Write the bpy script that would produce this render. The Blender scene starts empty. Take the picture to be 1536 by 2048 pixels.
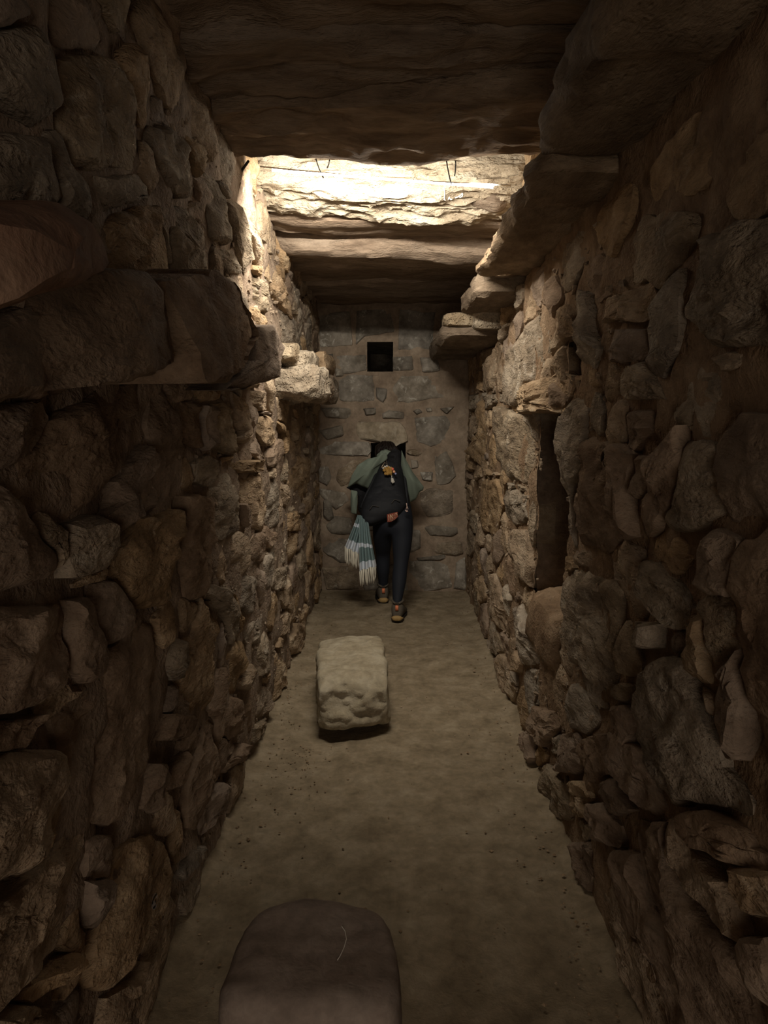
import bpy, math, random
import numpy as np
from mathutils import Matrix, Vector

# ------------------------------------------------------------------ camera, world, lights, exposure
SC = bpy.context.scene
COL = SC.collection
EYE = 1.70                                  # camera height above the earth floor, metres
FPX = 1450.0                                # focal length in pixels of the 1536x2048 frame
PITCH = math.atan((1024 - 828) / FPX)
YAW = math.atan((786 - 768) / math.hypot(FPX, 1024 - 828))
CAM = np.array([0.0, 0.0, EYE])
FW = np.array([-math.sin(YAW) * math.cos(PITCH), math.cos(YAW) * math.cos(PITCH), -math.sin(PITCH)])
RT = np.cross(FW, [0, 0, 1]); RT /= np.linalg.norm(RT)
UP = np.cross(RT, FW)

cam_data = bpy.data.cameras.new('camera')
cam_data.sensor_width = 36.0
cam_data.lens = FPX / 2048 * 36.0
cam_data.clip_start = 0.02
cam = bpy.data.objects.new('camera', cam_data)
COL.objects.link(cam)
cam.matrix_world = Matrix(((RT[0], UP[0], -FW[0], 0), (RT[1], UP[1], -FW[1], 0), (RT[2], UP[2], -FW[2], EYE), (0, 0, 0, 1)))
SC.camera = cam

world = bpy.data.worlds.new('world'); SC.world = world
world.use_nodes = True
world.node_tree.nodes['Background'].inputs[0].default_value = (1.0, 0.85, 0.68, 1)
world.node_tree.nodes['Background'].inputs[1].default_value = 0.006

LED_POWER = 60.0
DOOR_POWER = 31.0
BACK_GLOW = 2.4
SC.view_settings.view_transform = 'Standard'
SC.view_settings.look = 'None'
SC.view_settings.exposure = 0.0
SC.view_settings.gamma = 1.0
SC.view_settings.use_curve_mapping = False
SC.cycles.use_denoising = True
SC.cycles.max_bounces = 10
SC.cycles.diffuse_bounces = 4
SC.cycles.use_adaptive_sampling = True
SC.cycles.adaptive_threshold = 0.04
SC.cycles.sample_clamp_indirect = 4.0

# daylight that falls in through the entrance behind the photographer
dl = bpy.data.lights.new('entrance_daylight', 'AREA')
dl.shape = 'RECTANGLE'; dl.size = 1.1; dl.size_y = 1.7; dl.energy = DOOR_POWER; dl.color = (1.0, 0.84, 0.68)
do = bpy.data.objects.new('entrance_daylight', dl); COL.objects.link(do)
do.location = (0.10, -2.3, 1.15); do.rotation_euler = (math.radians(60), 0, 0)

# ------------------------------------------------------------------ helpers
rng = np.random.default_rng(7)
random.seed(7)

def ray(x, y):
    return FW + RT * ((x - 768) / FPX) - UP * ((y - 1024) / FPX)
def hit(x, y, p0, n):
    d = ray(x, y); n = np.asarray(n, float)
    return CAM + d * (np.dot(np.asarray(p0, float) - CAM, n) / np.dot(d, n))
def onx(x, y, X): return hit(x, y, (X, 0, 0), (1, 0, 0))
def ony(x, y, Y): return hit(x, y, (0, Y, 0), (0, 1, 0))
def onz(x, y, Z): return hit(x, y, (0, 0, Z), (0, 0, 1))

def _hash(i, j, k, s):
    i = i.astype(np.uint32); j = j.astype(np.uint32); k = k.astype(np.uint32)
    h = i * np.uint32(374761393) + j * np.uint32(668265263) + k * np.uint32(2147483647 - 58) + np.uint32((s * 974634421) & 0xffffffff)
    h = (h ^ (h >> np.uint32(13))) * np.uint32(1274126177)
    h = (h ^ (h >> np.uint32(16))) * np.uint32(2246822519)
    h = h ^ (h >> np.uint32(15))
    return (h & np.uint32(0xffffff)).astype(np.float64) / 0xffffff * 2 - 1
def vnoise(P, s=0):
    P = np.asarray(P, float)
    f = np.floor(P); t = P - f; f = f.astype(np.int64)
    t = t * t * t * (t * (t * 6 - 15) + 10)
    out = 0
    for a in (0, 1):
        for b in (0, 1):
            for c in (0, 1):
                w = (t[..., 0] if a else 1 - t[..., 0]) * (t[..., 1] if b else 1 - t[..., 1]) * (t[..., 2] if c else 1 - t[..., 2])
                out = out + w * _hash(f[..., 0] + a, f[..., 1] + b, f[..., 2] + c, s)
    return out
def fbm(P, s=0, o=4, g=0.5):
    r = 0; a = 1.0; P = np.asarray(P, float)
    for k in range(o):
        r = r + a * vnoise(P, s + k * 17); P = P * 2.03 + 11.3; a *= g
    return r
def ridged(P, s=0, o=3):
    r = 0; a = 1.0; P = np.asarray(P, float)
    for k in range(o):
        r = r + a * (1 - 2 * np.abs(vnoise(P, s + k * 31))); P = P * 2.1 + 5.7; a *= 0.5
    return r

def mesh_from(name, V, Fc, mat=None, parent=None, smooth=True, centre=True, sharp=0):
    V = np.asarray(V, float)
    c = V.mean(0) if centre else np.zeros(3)
    me = bpy.data.meshes.new(name)
    me.from_pydata((V - c).tolist(), [], Fc)
    me.update()
    if smooth: me.polygons.foreach_set('use_smooth', [True] * len(me.polygons))
    if sharp: me.set_sharp_from_angle(angle=math.radians(sharp))
    for m in (mat if isinstance(mat, (list, tuple)) else [mat]):
        if m is not None: me.materials.append(m)
    ob = bpy.data.objects.new(name, me); COL.objects.link(ob)
    ob.location = c
    if parent is not None:
        ob.parent = parent
        w = Vector((0, 0, 0)); q = parent
        while q is not None: w += q.location; q = q.parent
        ob.location = Vector(c) - w
    return ob
def tag(o, label=None, cat=None, group=None, kind=None):
    if label: o['label'] = label
    if cat: o['category'] = cat
    if group: o['group'] = group
    if kind: o['kind'] = kind
    return o
def empty(name, loc):
    o = bpy.data.objects.new(name, None); COL.objects.link(o); o.location = loc; o.empty_display_size = 0.1
    return o

class MB:
    """collects vertices and faces of one mesh"""
    def __init__(s): s.V = []; s.F = []; s.M = []
    def add(s, V, F, m=0):
        b = len(s.V); s.V += [tuple(map(float, v)) for v in V]; s.F += [tuple(b + i for i in f) for f in F]; s.M += [m] * len(F)
    def box(s, c, h, R=None, m=0):
        c = np.array(c, float); P = []
        for a in (-1, 1):
            for b in (-1, 1):
                for d in (-1, 1):
                    v = np.array([a * h[0], b * h[1], d * h[2]])
                    P.append(c + (R @ v if R is not None else v))
        s.add(P, [(0, 1, 3, 2), (4, 6, 7, 5), (0, 4, 5, 1), (2, 3, 7, 6), (0, 2, 6, 4), (1, 5, 7, 3)], m)
    def tube(s, pts, r, n=8, m=0):
        pts = [np.array(p, float) for p in pts]; rs = r if hasattr(r, '__len__') else [r] * len(pts)
        V = []; F = []
        for i, p in enumerate(pts):
            t = pts[min(i + 1, len(pts) - 1)] - pts[max(i - 1, 0)]; t /= np.linalg.norm(t) + 1e-9
            a = np.cross(t, [0, 0, 1] if abs(t[2]) < .9 else [1, 0, 0]); a /= np.linalg.norm(a); b = np.cross(t, a)
            for k in range(n):
                q = 2 * math.pi * k / n; V.append(p + rs[i] * (math.cos(q) * a + math.sin(q) * b))
        for i in range(len(pts) - 1):
            for k in range(n):
                F.append((i * n + k, i * n + (k + 1) % n, (i + 1) * n + (k + 1) % n, (i + 1) * n + k))
        F.append(tuple(range(n))[::-1]); F.append(tuple((len(pts) - 1) * n + k for k in range(n)))
        s.add(V, F, m)
    def ball(s, c, r, n=10, m=0):
        r = np.array(r if hasattr(r, '__len__') else (r, r, r), float); c = np.array(c, float); V = []; F = []
        k = n // 2 + 1
        for i in range(1, k):
            t = math.pi * i / k
            for j in range(n):
                q = 2 * math.pi * j / n; V.append(c + r * np.array([math.sin(t) * math.cos(q), math.sin(t) * math.sin(q), math.cos(t)]))
        V.append(c + r * np.array([0, 0, 1.])); V.append(c - r * np.array([0, 0, 1.]))
        for i in range(k - 2):
            for j in range(n): F.append((i * n + j, (i + 1) * n + j, (i + 1) * n + (j + 1) % n, i * n + (j + 1) % n))
        T = len(V) - 2
        for j in range(n):
            F.append((T, j, (j + 1) % n)); F.append((T + 1, (k - 2) * n + (j + 1) % n, (k - 2) * n + j))
        s.add(V, F, m)
    def build(s, name, mat, parent=None, smooth=True):
        o = mesh_from(name, s.V, s.F, mat, parent, smooth)
        if max(s.M, default=0) > 0: o.data.polygons.foreach_set('material_index', s.M)
        return o

# ------------------------------------------------------------------ materials
def nodes_of(name):
    m = bpy.data.materials.new(name); m.use_nodes = True
    nt = m.node_tree; b = nt.nodes['Principled BSDF']
    return m, nt, b
def N(nt, t, **kw):
    n = nt.nodes.new(t)
    for k, v in kw.items():
        if k in n.inputs: n.inputs[k].default_value = v
        else: setattr(n, k, v)
    return n
def rock_mat(name, c1, c2, c3, bump=0.6, dist=0.012, fine=90.0, stretch=(1, 1, 1), stain=None, var=0.16, pits=0.18, rough=0.93):
    m, nt, b = nodes_of(name); L = nt.links.new
    geo = N(nt, 'ShaderNodeNewGeometry')
    mp = N(nt, 'ShaderNodeMapping'); mp.inputs['Scale'].default_value = stretch; L(geo.outputs['Position'], mp.inputs['Vector'])
    n1 = N(nt, 'ShaderNodeTexNoise', Scale=7.0, Detail=4.0, Roughness=0.62); L(mp.outputs[0], n1.inputs['Vector'])
    n2 = N(nt, 'ShaderNodeTexNoise', Scale=fine, Detail=2.0, Roughness=0.65); L(mp.outputs[0], n2.inputs['Vector'])
    n3 = N(nt, 'ShaderNodeTexNoise', Scale=26.0, Detail=5.0, Roughness=0.6, Distortion=0.6); L(mp.outputs[0], n3.inputs['Vector'])
    cr = N(nt, 'ShaderNodeValToRGB'); L(n1.outputs['Fac'], cr.inputs['Fac'])
    e = cr.color_ramp.elements; e[0].position = 0.32; e[0].color = (*c1, 1); e[1].position = 0.70; e[1].color = (*c3, 1)
    mid = e.new(0.50); mid.color = (*c2, 1)
    mx = N(nt, 'ShaderNodeMix', data_type='RGBA', blend_type='OVERLAY'); mx.inputs['Factor'].default_value = 0.45
    L(cr.outputs['Color'], mx.inputs['A']); L(n3.outputs['Fac'], mx.inputs['B'])
    col = mx.outputs['Result']
    oi = N(nt, 'ShaderNodeObjectInfo')
    hs = N(nt, 'ShaderNodeHueSaturation')
    mr = N(nt, 'ShaderNodeMapRange'); mr.inputs['To Min'].default_value = 1 - var; mr.inputs['To Max'].default_value = 1 + var
    L(oi.outputs['Random'], mr.inputs['Value']); L(mr.outputs[0], hs.inputs['Value'])
    ms = N(nt, 'ShaderNodeMath', operation='MULTIPLY_ADD'); ms.inputs[1].default_value = 13.7; ms.inputs[2].default_value = 0.2
    L(oi.outputs['Random'], ms.inputs[0]); fr = N(nt, 'ShaderNodeMath', operation='FRACT'); L(ms.outputs[0], fr.inputs[0])
    mr2 = N(nt, 'ShaderNodeMapRange'); mr2.inputs['To Min'].default_value = 0.72; mr2.inputs['To Max'].default_value = 1.0
    L(fr.outputs[0], mr2.inputs['Value']); L(mr2.outputs[0], hs.inputs['Saturation'])
    L(col, hs.inputs['Color']); col = hs.outputs['Color']
    if stain:
        ns = N(nt, 'ShaderNodeTexNoise', Scale=stain[1], Detail=6.0, Roughness=0.72, Distortion=0.8); L(geo.outputs['Position'], ns.inputs['Vector'])
        rs = N(nt, 'ShaderNodeMapRange'); rs.inputs['From Min'].default_value = stain[2]; rs.inputs['From Max'].default_value = stain[2] + 0.14
        L(ns.outputs['Fac'], rs.inputs['Value'])
        mm = N(nt, 'ShaderNodeMath', operation='MULTIPLY'); mm.inputs[1].default_value = stain[3]; L(rs.outputs[0], mm.inputs[0])
        m2 = N(nt, 'ShaderNodeMix', data_type='RGBA'); L(mm.outputs[0], m2.inputs['Factor']); L(col, m2.inputs['A']); m2.inputs['B'].default_value = (*stain[0], 1)
        col = m2.outputs['Result']
    L(col, b.inputs['Base Color'])
    b.inputs['Roughness'].default_value = rough
    b.inputs['Specular IOR Level'].default_value = 0.15
    vo = N(nt, 'ShaderNodeTexVoronoi', Scale=55.0); L(mp.outputs[0], vo.inputs['Vector'])
    vr = N(nt, 'ShaderNodeMapRange'); vr.inputs['From Max'].default_value = 0.35; L(vo.outputs['Distance'], vr.inputs['Value'])
    a1 = N(nt, 'ShaderNodeMath', operation='MULTIPLY_ADD'); a1.inputs[1].default_value = pits; L(vr.outputs[0], a1.inputs[0]); L(n3.outputs['Fac'], a1.inputs[2])
    a2 = N(nt, 'ShaderNodeMath', operation='MULTIPLY_ADD'); a2.inputs[1].default_value = 0.35; L(n2.outputs['Fac'], a2.inputs[0]); L(a1.outputs[0], a2.inputs[2])
    bp = N(nt, 'ShaderNodeBump', Strength=bump, Distance=dist); L(a2.outputs[0], bp.inputs['Height'])
    L(bp.outputs[0], b.inputs['Normal'])
    return m
def plain(name, col, rough=0.8, bump=0.0, scale=200.0, metal=0.0, var=0.0):
    m, nt, b = nodes_of(name); L = nt.links.new
    b.inputs['Base Color'].default_value = (*col, 1); b.inputs['Roughness'].default_value = rough; b.inputs['Metallic'].default_value = metal
    b.inputs['Specular IOR Level'].default_value = 0.25
    tc = N(nt, 'ShaderNodeTexCoord')
    n = N(nt, 'ShaderNodeTexNoise', Scale=scale, Detail=3.0); L(tc.outputs['Object'], n.inputs['Vector'])
    if bump: 
        bp = N(nt, 'ShaderNodeBump', Strength=bump, Distance=0.003); L(n.outputs['Fac'], bp.inputs['Height']); L(bp.outputs[0], b.inputs['Normal'])
    if var:
        hs = N(nt, 'ShaderNodeHueSaturation', Color=(*col, 1)); mr = N(nt, 'ShaderNodeMapRange'); mr.inputs['To Min'].default_value = 1 - var; mr.inputs['To Max'].default_value = 1 + var
        L(n.outputs['Fac'], mr.inputs['Value']); L(mr.outputs[0], hs.inputs['Value']); L(hs.outputs[0], b.inputs['Base Color'])
    return m

M_TAN = rock_mat('tan_sandstone', (0.18, 0.117, 0.062), (0.29, 0.197, 0.11), (0.39, 0.29, 0.18), bump=0.95, dist=0.019, stretch=(1, .55, 1.2), stain=((0.52, 0.44, 0.33), 9.0, 0.58, 0.6))
M_GREY = rock_mat('grey_sandstone', (0.14, 0.104, 0.07), (0.24, 0.182, 0.12), (0.35, 0.285, 0.205), bump=0.95, dist=0.019, stretch=(1, .55, 1.2), stain=((0.52, 0.47, 0.39), 8.0, 0.56, 0.65))
M_BROWN = rock_mat('brown_sandstone', (0.14, 0.092, 0.058), (0.215, 0.15, 0.10), (0.29, 0.215, 0.15), bump=0.85, dist=0.014, stretch=(1, .55, 1.2), var=0.15)
M_BACK = rock_mat('grey_schist', (0.12, 0.10, 0.076), (0.20, 0.173, 0.138), (0.29, 0.258, 0.21), bump=0.5, dist=0.008, stain=((0.56, 0.54, 0.48), 13.0, 0.56, 0.75), var=0.25)
M_LINTEL = rock_mat('lime_stained_lintel', (0.22, 0.175, 0.115), (0.32, 0.26, 0.18), (0.42, 0.35, 0.26), bump=0.5, dist=0.008, stain=((0.55, 0.50, 0.41), 6.0, 0.52, 0.9), var=0.05)
M_MORTAR = rock_mat('clay_mortar', (0.155, 0.095, 0.052), (0.225, 0.148, 0.086), (0.30, 0.21, 0.13), bump=0.9, dist=0.016, var=0.0)
M_MORTAR_B = rock_mat('clay_render', (0.185, 0.122, 0.07), (0.245, 0.168, 0.10), (0.31, 0.225, 0.14), bump=0.5, dist=0.008, var=0.0, pits=0.2)
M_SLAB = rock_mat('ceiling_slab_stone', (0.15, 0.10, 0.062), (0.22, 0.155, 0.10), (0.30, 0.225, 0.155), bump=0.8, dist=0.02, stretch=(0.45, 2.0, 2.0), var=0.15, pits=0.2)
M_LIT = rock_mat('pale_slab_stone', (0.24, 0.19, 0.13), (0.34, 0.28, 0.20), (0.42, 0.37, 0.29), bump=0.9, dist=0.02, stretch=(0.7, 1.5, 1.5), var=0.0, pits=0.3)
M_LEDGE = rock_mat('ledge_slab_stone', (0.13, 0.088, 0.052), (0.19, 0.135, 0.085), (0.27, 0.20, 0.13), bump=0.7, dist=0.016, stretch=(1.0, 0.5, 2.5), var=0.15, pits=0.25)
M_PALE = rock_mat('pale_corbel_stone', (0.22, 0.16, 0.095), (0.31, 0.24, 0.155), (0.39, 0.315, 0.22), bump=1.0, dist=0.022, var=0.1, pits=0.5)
M_RED = rock_mat('reddish_boulder', (0.14, 0.075, 0.045), (0.20, 0.112, 0.07), (0.25, 0.155, 0.10), bump=0.4, dist=0.010, var=0.0, pits=0.2)
M_BLOCK = rock_mat('dressed_block_stone', (0.25, 0.20, 0.12), (0.33, 0.275, 0.175), (0.40, 0.345, 0.24), bump=0.45, dist=0.010, var=0.06, pits=0.3)
M_BLOCK2 = rock_mat('mauve_block_stone', (0.22, 0.162, 0.125), (0.28, 0.21, 0.165), (0.33, 0.26, 0.21), bump=0.3, dist=0.008, var=0.0, pits=0.2)
M_FLOOR = rock_mat('trodden_earth', (0.175, 0.132, 0.078), (0.24, 0.185, 0.113), (0.305, 0.245, 0.16), bump=0.5, dist=0.008, fine=140.0, var=0.0, pits=0.15)
M_CHALK = plain('white_chalk', (0.85, 0.83, 0.78), 0.9)
M_PAINT = plain('black_paint_mark', (0.012, 0.010, 0.010), 0.7)
M_PAINTW = plain('pale_painted_ground', (0.34, 0.31, 0.29), 0.9, 0.2)

# ------------------------------------------------------------------ stone builders
class Frame:
    def __init__(s, kind, c): s.k = kind; s.c = c
    def uv(s, px, py):                       # pixel -> (u, v) on this plane
        if s.k == 'L' or s.k == 'R': p = onx(px, py, s.c); return p[1], p[2]
        p = ony(px, py, s.c); return p[0], p[2]
    def P(s, u, v, h):
        u = np.asarray(u, float); v = np.asarray(v, float); h = np.asarray(h, float)
        if s.k == 'L': return np.stack([s.c + h, u, v], -1)
        if s.k == 'R': return np.stack([s.c - h, u, v], -1)
        return np.stack([u, s.c - h, v], -1)

def resample(poly, step, nmin=14, nmax=84):
    P = np.array(poly, float); Q = np.roll(P, -1, 0); d = np.linalg.norm(Q - P, axis=1); tot = d.sum()
    n = int(np.clip(tot / step, nmin, nmax)); s = np.arange(n) / n * tot; cs = np.concatenate([[0], np.cumsum(d)])
    i = np.searchsorted(cs, s, 'right') - 1; i = np.clip(i, 0, len(P) - 1); t = ((s - cs[i]) / np.maximum(d[i], 1e-9))[:, None]
    return P[i] * (1 - t) + Q[i] * t
def smooth_poly(P, k=1):
    for _ in range(k): P = 0.25 * np.roll(P, 1, 0) + 0.5 * P + 0.25 * np.roll(P, -1, 0)
    return P
def area_c(P):
    x, y = P[:, 0], P[:, 1]; x1, y1 = np.roll(x, -1), np.roll(y, -1); k = x * y1 - x1 * y; A = k.sum() / 2
    if abs(A) < 1e-9: return 0, P.mean(0)
    return A, np.array([((x + x1) * k).sum(), ((y + y1) * k).sum()]) / (6 * A)

def stone(name, poly, fr, mat, parent, h0=0.02, bulge=0.03, depth=0.10, rough=0.012, seed=0, shrink=0.97, facets=3, step=0.03, strat=1.0, flatp=14.0, freq=9.0, soft=0, slopes=(.06, .32)):
    P = resample(poly, step)
    A, c = area_c(P)
    if A < 0: P = P[::-1]
    if fr.k in ('R', 'B'): P = P[::-1] if fr.k == 'B' else P
    r = random.Random(seed * 7919 + 13)
    P = smooth_poly(P, soft)
    size = math.sqrt(abs(A) + 1e-6)
    c3 = fr.P(P[:, 0], P[:, 1], np.zeros(len(P)))
    jit = 1 + 0.05 * vnoise(c3 * 14, seed) + 0.03 * vnoise(c3 * 37, seed + 5)
    P = c + (P - c) * (shrink * jit)[:, None]
    R = int(np.clip(size / step * 0.55, 4, 18))
    ts = [1.03, 1.015, 1.0, 0.965] + [0.965 * (1 - (i / R) ** 1.1) for i in range(1, R)]
    ts = np.array(ts); n = len(P)
    UV = c + (P - c)[None] * ts[:, None, None]
    hh = h0 + bulge * (1 - np.clip(ts, 0, 1) ** flatp)
    H = np.repeat(hh[:, None], n, 1)
    d = UV - c
    tilt = (r.uniform(-.12, .12), r.uniform(-.12, .12))
    H[2:] += d[2:, :, 0] * tilt[0] + d[2:, :, 1] * tilt[1]
    top = h0 + bulge
    for k in range(facets):
        a = r.uniform(0, 2 * math.pi); sl = r.uniform(*slopes); off = r.uniform(.0, .45) * size
        pl = top + r.uniform(-.2, .3) * bulge - sl * (d[..., 0] * math.cos(a) + d[..., 1] * math.sin(a) - off * 0.5)
        H[2:] = np.minimum(H[2:], np.maximum(pl[2:], h0 - 0.5 * bulge - 0.01))
    W = fr.P(UV[..., 0], UV[..., 1], H)
    nz = rough * fbm(W * freq, seed, 4) + rough * 0.6 * strat * ridged(W * np.array([14, 7, 16]), seed + 3, 3)
    fade = np.clip((1.0 - ts) * 6 + 0.35, 0, 1)[:, None]
    H[2:] += (nz * fade)[2:]
    H[1] = h0 - 0.022 + 0.5 * rough * vnoise(W[1] * 20, seed); H[0] = -depth
    lat = 0.006 * np.stack([vnoise(W * 25, seed + 9), vnoise(W * 25, seed + 10)], -1)
    UV = UV + lat * fade[..., None]
    W = fr.P(UV[..., 0], UV[..., 1], H)
    cen = fr.P(c[0], c[1], H[-1].mean())
    V = np.concatenate([W.reshape(-1, 3), cen[None]]); Fc = []
    K = len(ts)
    for i in range(K - 1):
        for j in range(n):
            j2 = (j + 1) % n; Fc.append((i * n + j, i * n + j2, (i + 1) * n + j2, (i + 1) * n + j))
    for j in range(n): Fc.append(((K - 1) * n + j, (K - 1) * n + (j + 1) % n, len(V) - 1))
    if fr.k == 'R': Fc = [f[::-1] for f in Fc]
    return mesh_from(name, V, Fc, mat, parent, sharp=34)

def rock(name, mapf, mat, parent=None, n=(10, 10, 6), k=7.0, rough=0.015, freq=6.0, seed=0, strat=(1, 1, 1), ridge=0.0, extra=None):
    """a rough cuboid: mapf turns (a,b,c) in [-1,1]^3 into world points"""
    idx = {}; V = []; Fc = []
    def vid(p):
        key = tuple(int(round(q * 1000)) for q in p)
        if key not in idx: idx[key] = len(V); V.append(p)
        return idx[key]
    for ax in range(3):
        o = [q for q in range(3) if q != ax]
        A = np.linspace(-1, 1, n[o[0]] + 1); B = np.linspace(-1, 1, n[o[1]] + 1)
        for s in (-1, 1):
            g = np.empty((len(A), len(B)), int)
            for i, a in enumerate(A):
                for j, b in enumerate(B):
                    p = [0, 0, 0]; p[ax] = s; p[o[0]] = a; p[o[1]] = b; g[i, j] = vid(tuple(p))
            for i in range(len(A) - 1):
                for j in range(len(B) - 1):
                    f = (g[i, j], g[i + 1, j], g[i + 1, j + 1], g[i, j + 1])
                    flip = (s < 0) ^ (ax == 1)
                    Fc.append(f[::-1] if flip else f)
    V = np.array(V, float)
    nk = (np.abs(V) ** k).sum(1) ** (1 / k)
    V = V / nk[:, None]
    W = np.stack(mapf(V[:, 0], V[:, 1], V[:, 2]), -1)
    Fa = np.array(Fc)
    # outward normals
    nr = np.cross(W[Fa[:, 2]] - W[Fa[:, 0]], W[Fa[:, 3]] - W[Fa[:, 1]])
    vn = np.zeros_like(W)
    for q in range(4): np.add.at(vn, Fa[:, q], nr)
    ln = np.linalg.norm(vn, axis=1, keepdims=True); vn = vn / np.maximum(ln, 1e-9)
    if (vn * (W - W.mean(0))).sum() < 0: vn = -vn; Fc = [f[::-1] for f in Fc]
    S = W * np.array(strat)
    dd = rough * fbm(S * freq, seed, 5)
    if ridge: dd = dd + ridge * ridged(S * freq * 1.6, seed + 4, 3)
    W = W + vn * dd[:, None]
    if extra is not None: W = extra(W)
    return mesh_from(name, W, [tuple(int(q) for q in f) for f in Fc], mat, parent, sharp=38)

def wall_base(name, fr, u0, u1, v0, v1, step, mat, h=-0.03, amp=0.02, holes=(), seed=0, thick=0.25, slope=None):
    nu = int((u1 - u0) / step) + 1; nv = int((v1 - v0) / step) + 1
    U, Vv = np.meshgrid(np.linspace(u0, u1, nu), np.linspace(v0, v1, nv), indexing='ij')
    # snap grid lines to the hole edges
    P0 = fr.P(U, Vv, np.zeros_like(U))
    H = h + amp * fbm(P0 * 6, seed, 4) + amp * .5 * ridged(P0 * 13, seed + 2, 2)
    W = fr.P(U, Vv, H); V = W.reshape(-1, 3).tolist(); Fc = []
    def inside(u, v):
        return any(a <= u <= b and c <= v <= d for a, b, c, d in holes)
    for i in range(nu - 1):
        for j in range(nv - 1):
            uc = (U[i, j] + U[i + 1, j]) / 2; vc = (Vv[i, j] + Vv[i, j + 1]) / 2
            if inside(uc, vc): continue
            f = (i * nv + j, (i + 1) * nv + j, (i + 1) * nv + j + 1, i * nv + j + 1)
            Fc.append(f)
    if fr.k != 'B': 
        if fr.k == 'R': Fc = [f[::-1] for f in Fc]
    o = mesh_from(name, V, Fc, mat, None)
    return o

# ------------------------------------------------------------------ the setting
XL, XR, YB, ZC = -0.70, 0.71, 6.90, 3.18
FL, FR, FB = Frame('L', XL), Frame('R', XR), Frame('B', YB)

# floor
def make_floor():
    nx, ny = 60, 240
    X, Y = np.meshgrid(np.linspace(-1.0, 1.0, nx), np.linspace(-2.6, 7.6, ny), indexing='ij')
    P = np.stack([X, Y, 0 * X], -1)
    Z = 0.010 * fbm(P * 2.2, 3, 3) + 0.003 * fbm(P * 17, 5, 3)
    Z += 0.035 * np.clip((np.abs(X) - 0.60) / 0.15, 0, 1) ** 2
    V = np.stack([X, Y, Z - 0.006], -1).reshape(-1, 3)
    F = [(i * ny + j, (i + 1) * ny + j, (i + 1) * ny + j + 1, i * ny + j + 1) for i in range(nx - 1) for j in range(ny - 1)]
    o = mesh_from('floor', V, F, M_FLOOR, None, centre=False)
    return tag(o, 'bare trodden brown earth floor of the stone passage', kind='structure')
floor = make_floor()

def uvbox(fr, pts):
    q = np.array([fr.uv(*p) for p in pts]); return q[:, 0].min(), q[:, 0].max(), q[:, 1].min(), q[:, 1].max()
NICHE = (2.93, 3.56, 0.84, 1.70)                       # y0 y1 z0 z1 in the right wall
u, v = FR.uv(1148, 720); SOCKET = (u - 0.10, u + 0.09, v - 0.075, v + 0.075)
HOLE1 = (-0.245, -0.005, 2.085, 2.36)                  # x0 x1 z0 z1 in the end wall
HOLE2 = (-0.21, 0.125, 1.02, 1.435)

wall_left = wall_base('wall_left', FL, -2.6, 7.0, -0.05, ZC, 0.035, M_MORTAR, h=-0.010, amp=0.018, seed=1)
tag(wall_left, 'left wall of rough stones set in orange clay', kind='structure')
wall_right = wall_base('wall_right', FR, -2.6, 7.0, -0.05, ZC, 0.035, M_MORTAR, h=-0.009, amp=0.016, holes=[NICHE, SOCKET], seed=2)
tag(wall_right, 'right wall of rough stones with a dark niche', kind='structure')
wall_back = wall_base('wall_back', FB, -1.0, 1.0, -0.05, ZC, 0.03, M_MORTAR_B, h=-0.004, amp=0.008, holes=[HOLE1, HOLE2], seed=3)
tag(wall_back, 'end wall of flat grey stones set in brown clay', kind='structure')

def recess(name, fr, hole, depth, mat, parent):
    """stone lining of a hole: sides, top, sill and back, built as one rough shell"""
    u0, u1, v0, v1 = hole; m = 0.03
    u0 -= m; u1 += m; v0 -= m; v1 += m
    mb = MB()
    def quad(p, q, r_, s_, k):
        g = 9; V = []
        p, q, r_, s_ = [np.array(t, float) for t in (p, q, r_, s_)]
        for i in range(g):
            for j in range(g):
                a, b = i / (g - 1), j / (g - 1)
                w = (p * (1 - a) + q * a) * (1 - b) + (s_ * (1 - a) + r_ * a) * b
                x = fr.P(w[0], w[1], w[2])
                x = x + 0.018 * np.array([vnoise(x * 8, k), vnoise(x * 8, k + 1), vnoise(x * 8, k + 2)]) * (0 if 0 else 1)
                V.append(x)
        mb.add(V, [(i * g + j, (i + 1) * g + j, (i + 1) * g + j + 1, i * g + j + 1) for i in range(g - 1) for j in range(g - 1)])
    h = -0.01; e = -depth
    quad((u0, v0, h), (u0, v0, e), (u0, v1, e), (u0, v1, h), 1)
    quad((u1, v0, h), (u1, v0, e), (u1, v1, e), (u1, v1, h), 1)
    quad((u0, v0, h), (u1, v0, h), (u1, v0, e), (u0, v0, e), 1)
    quad((u0, v1, h), (u1, v1, h), (u1, v1, e), (u0, v1, e), 1)
    quad((u0, v0, e), (u1, v0, e), (u1, v1, e), (u0, v1, e), 1)
    return mb.build(name, mat, parent)
recess('niche_lining', FR, NICHE, 0.95, M_BROWN, wall_right)
recess('socket_lining', FR, SOCKET, 0.22, M_BROWN, wall_right)
recess('opening_lining', FB, HOLE1, 1.8, M_BACK, wall_back)
recess('opening_lining', FB, HOLE2, 1.2, M_BACK, wall_back)

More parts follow.
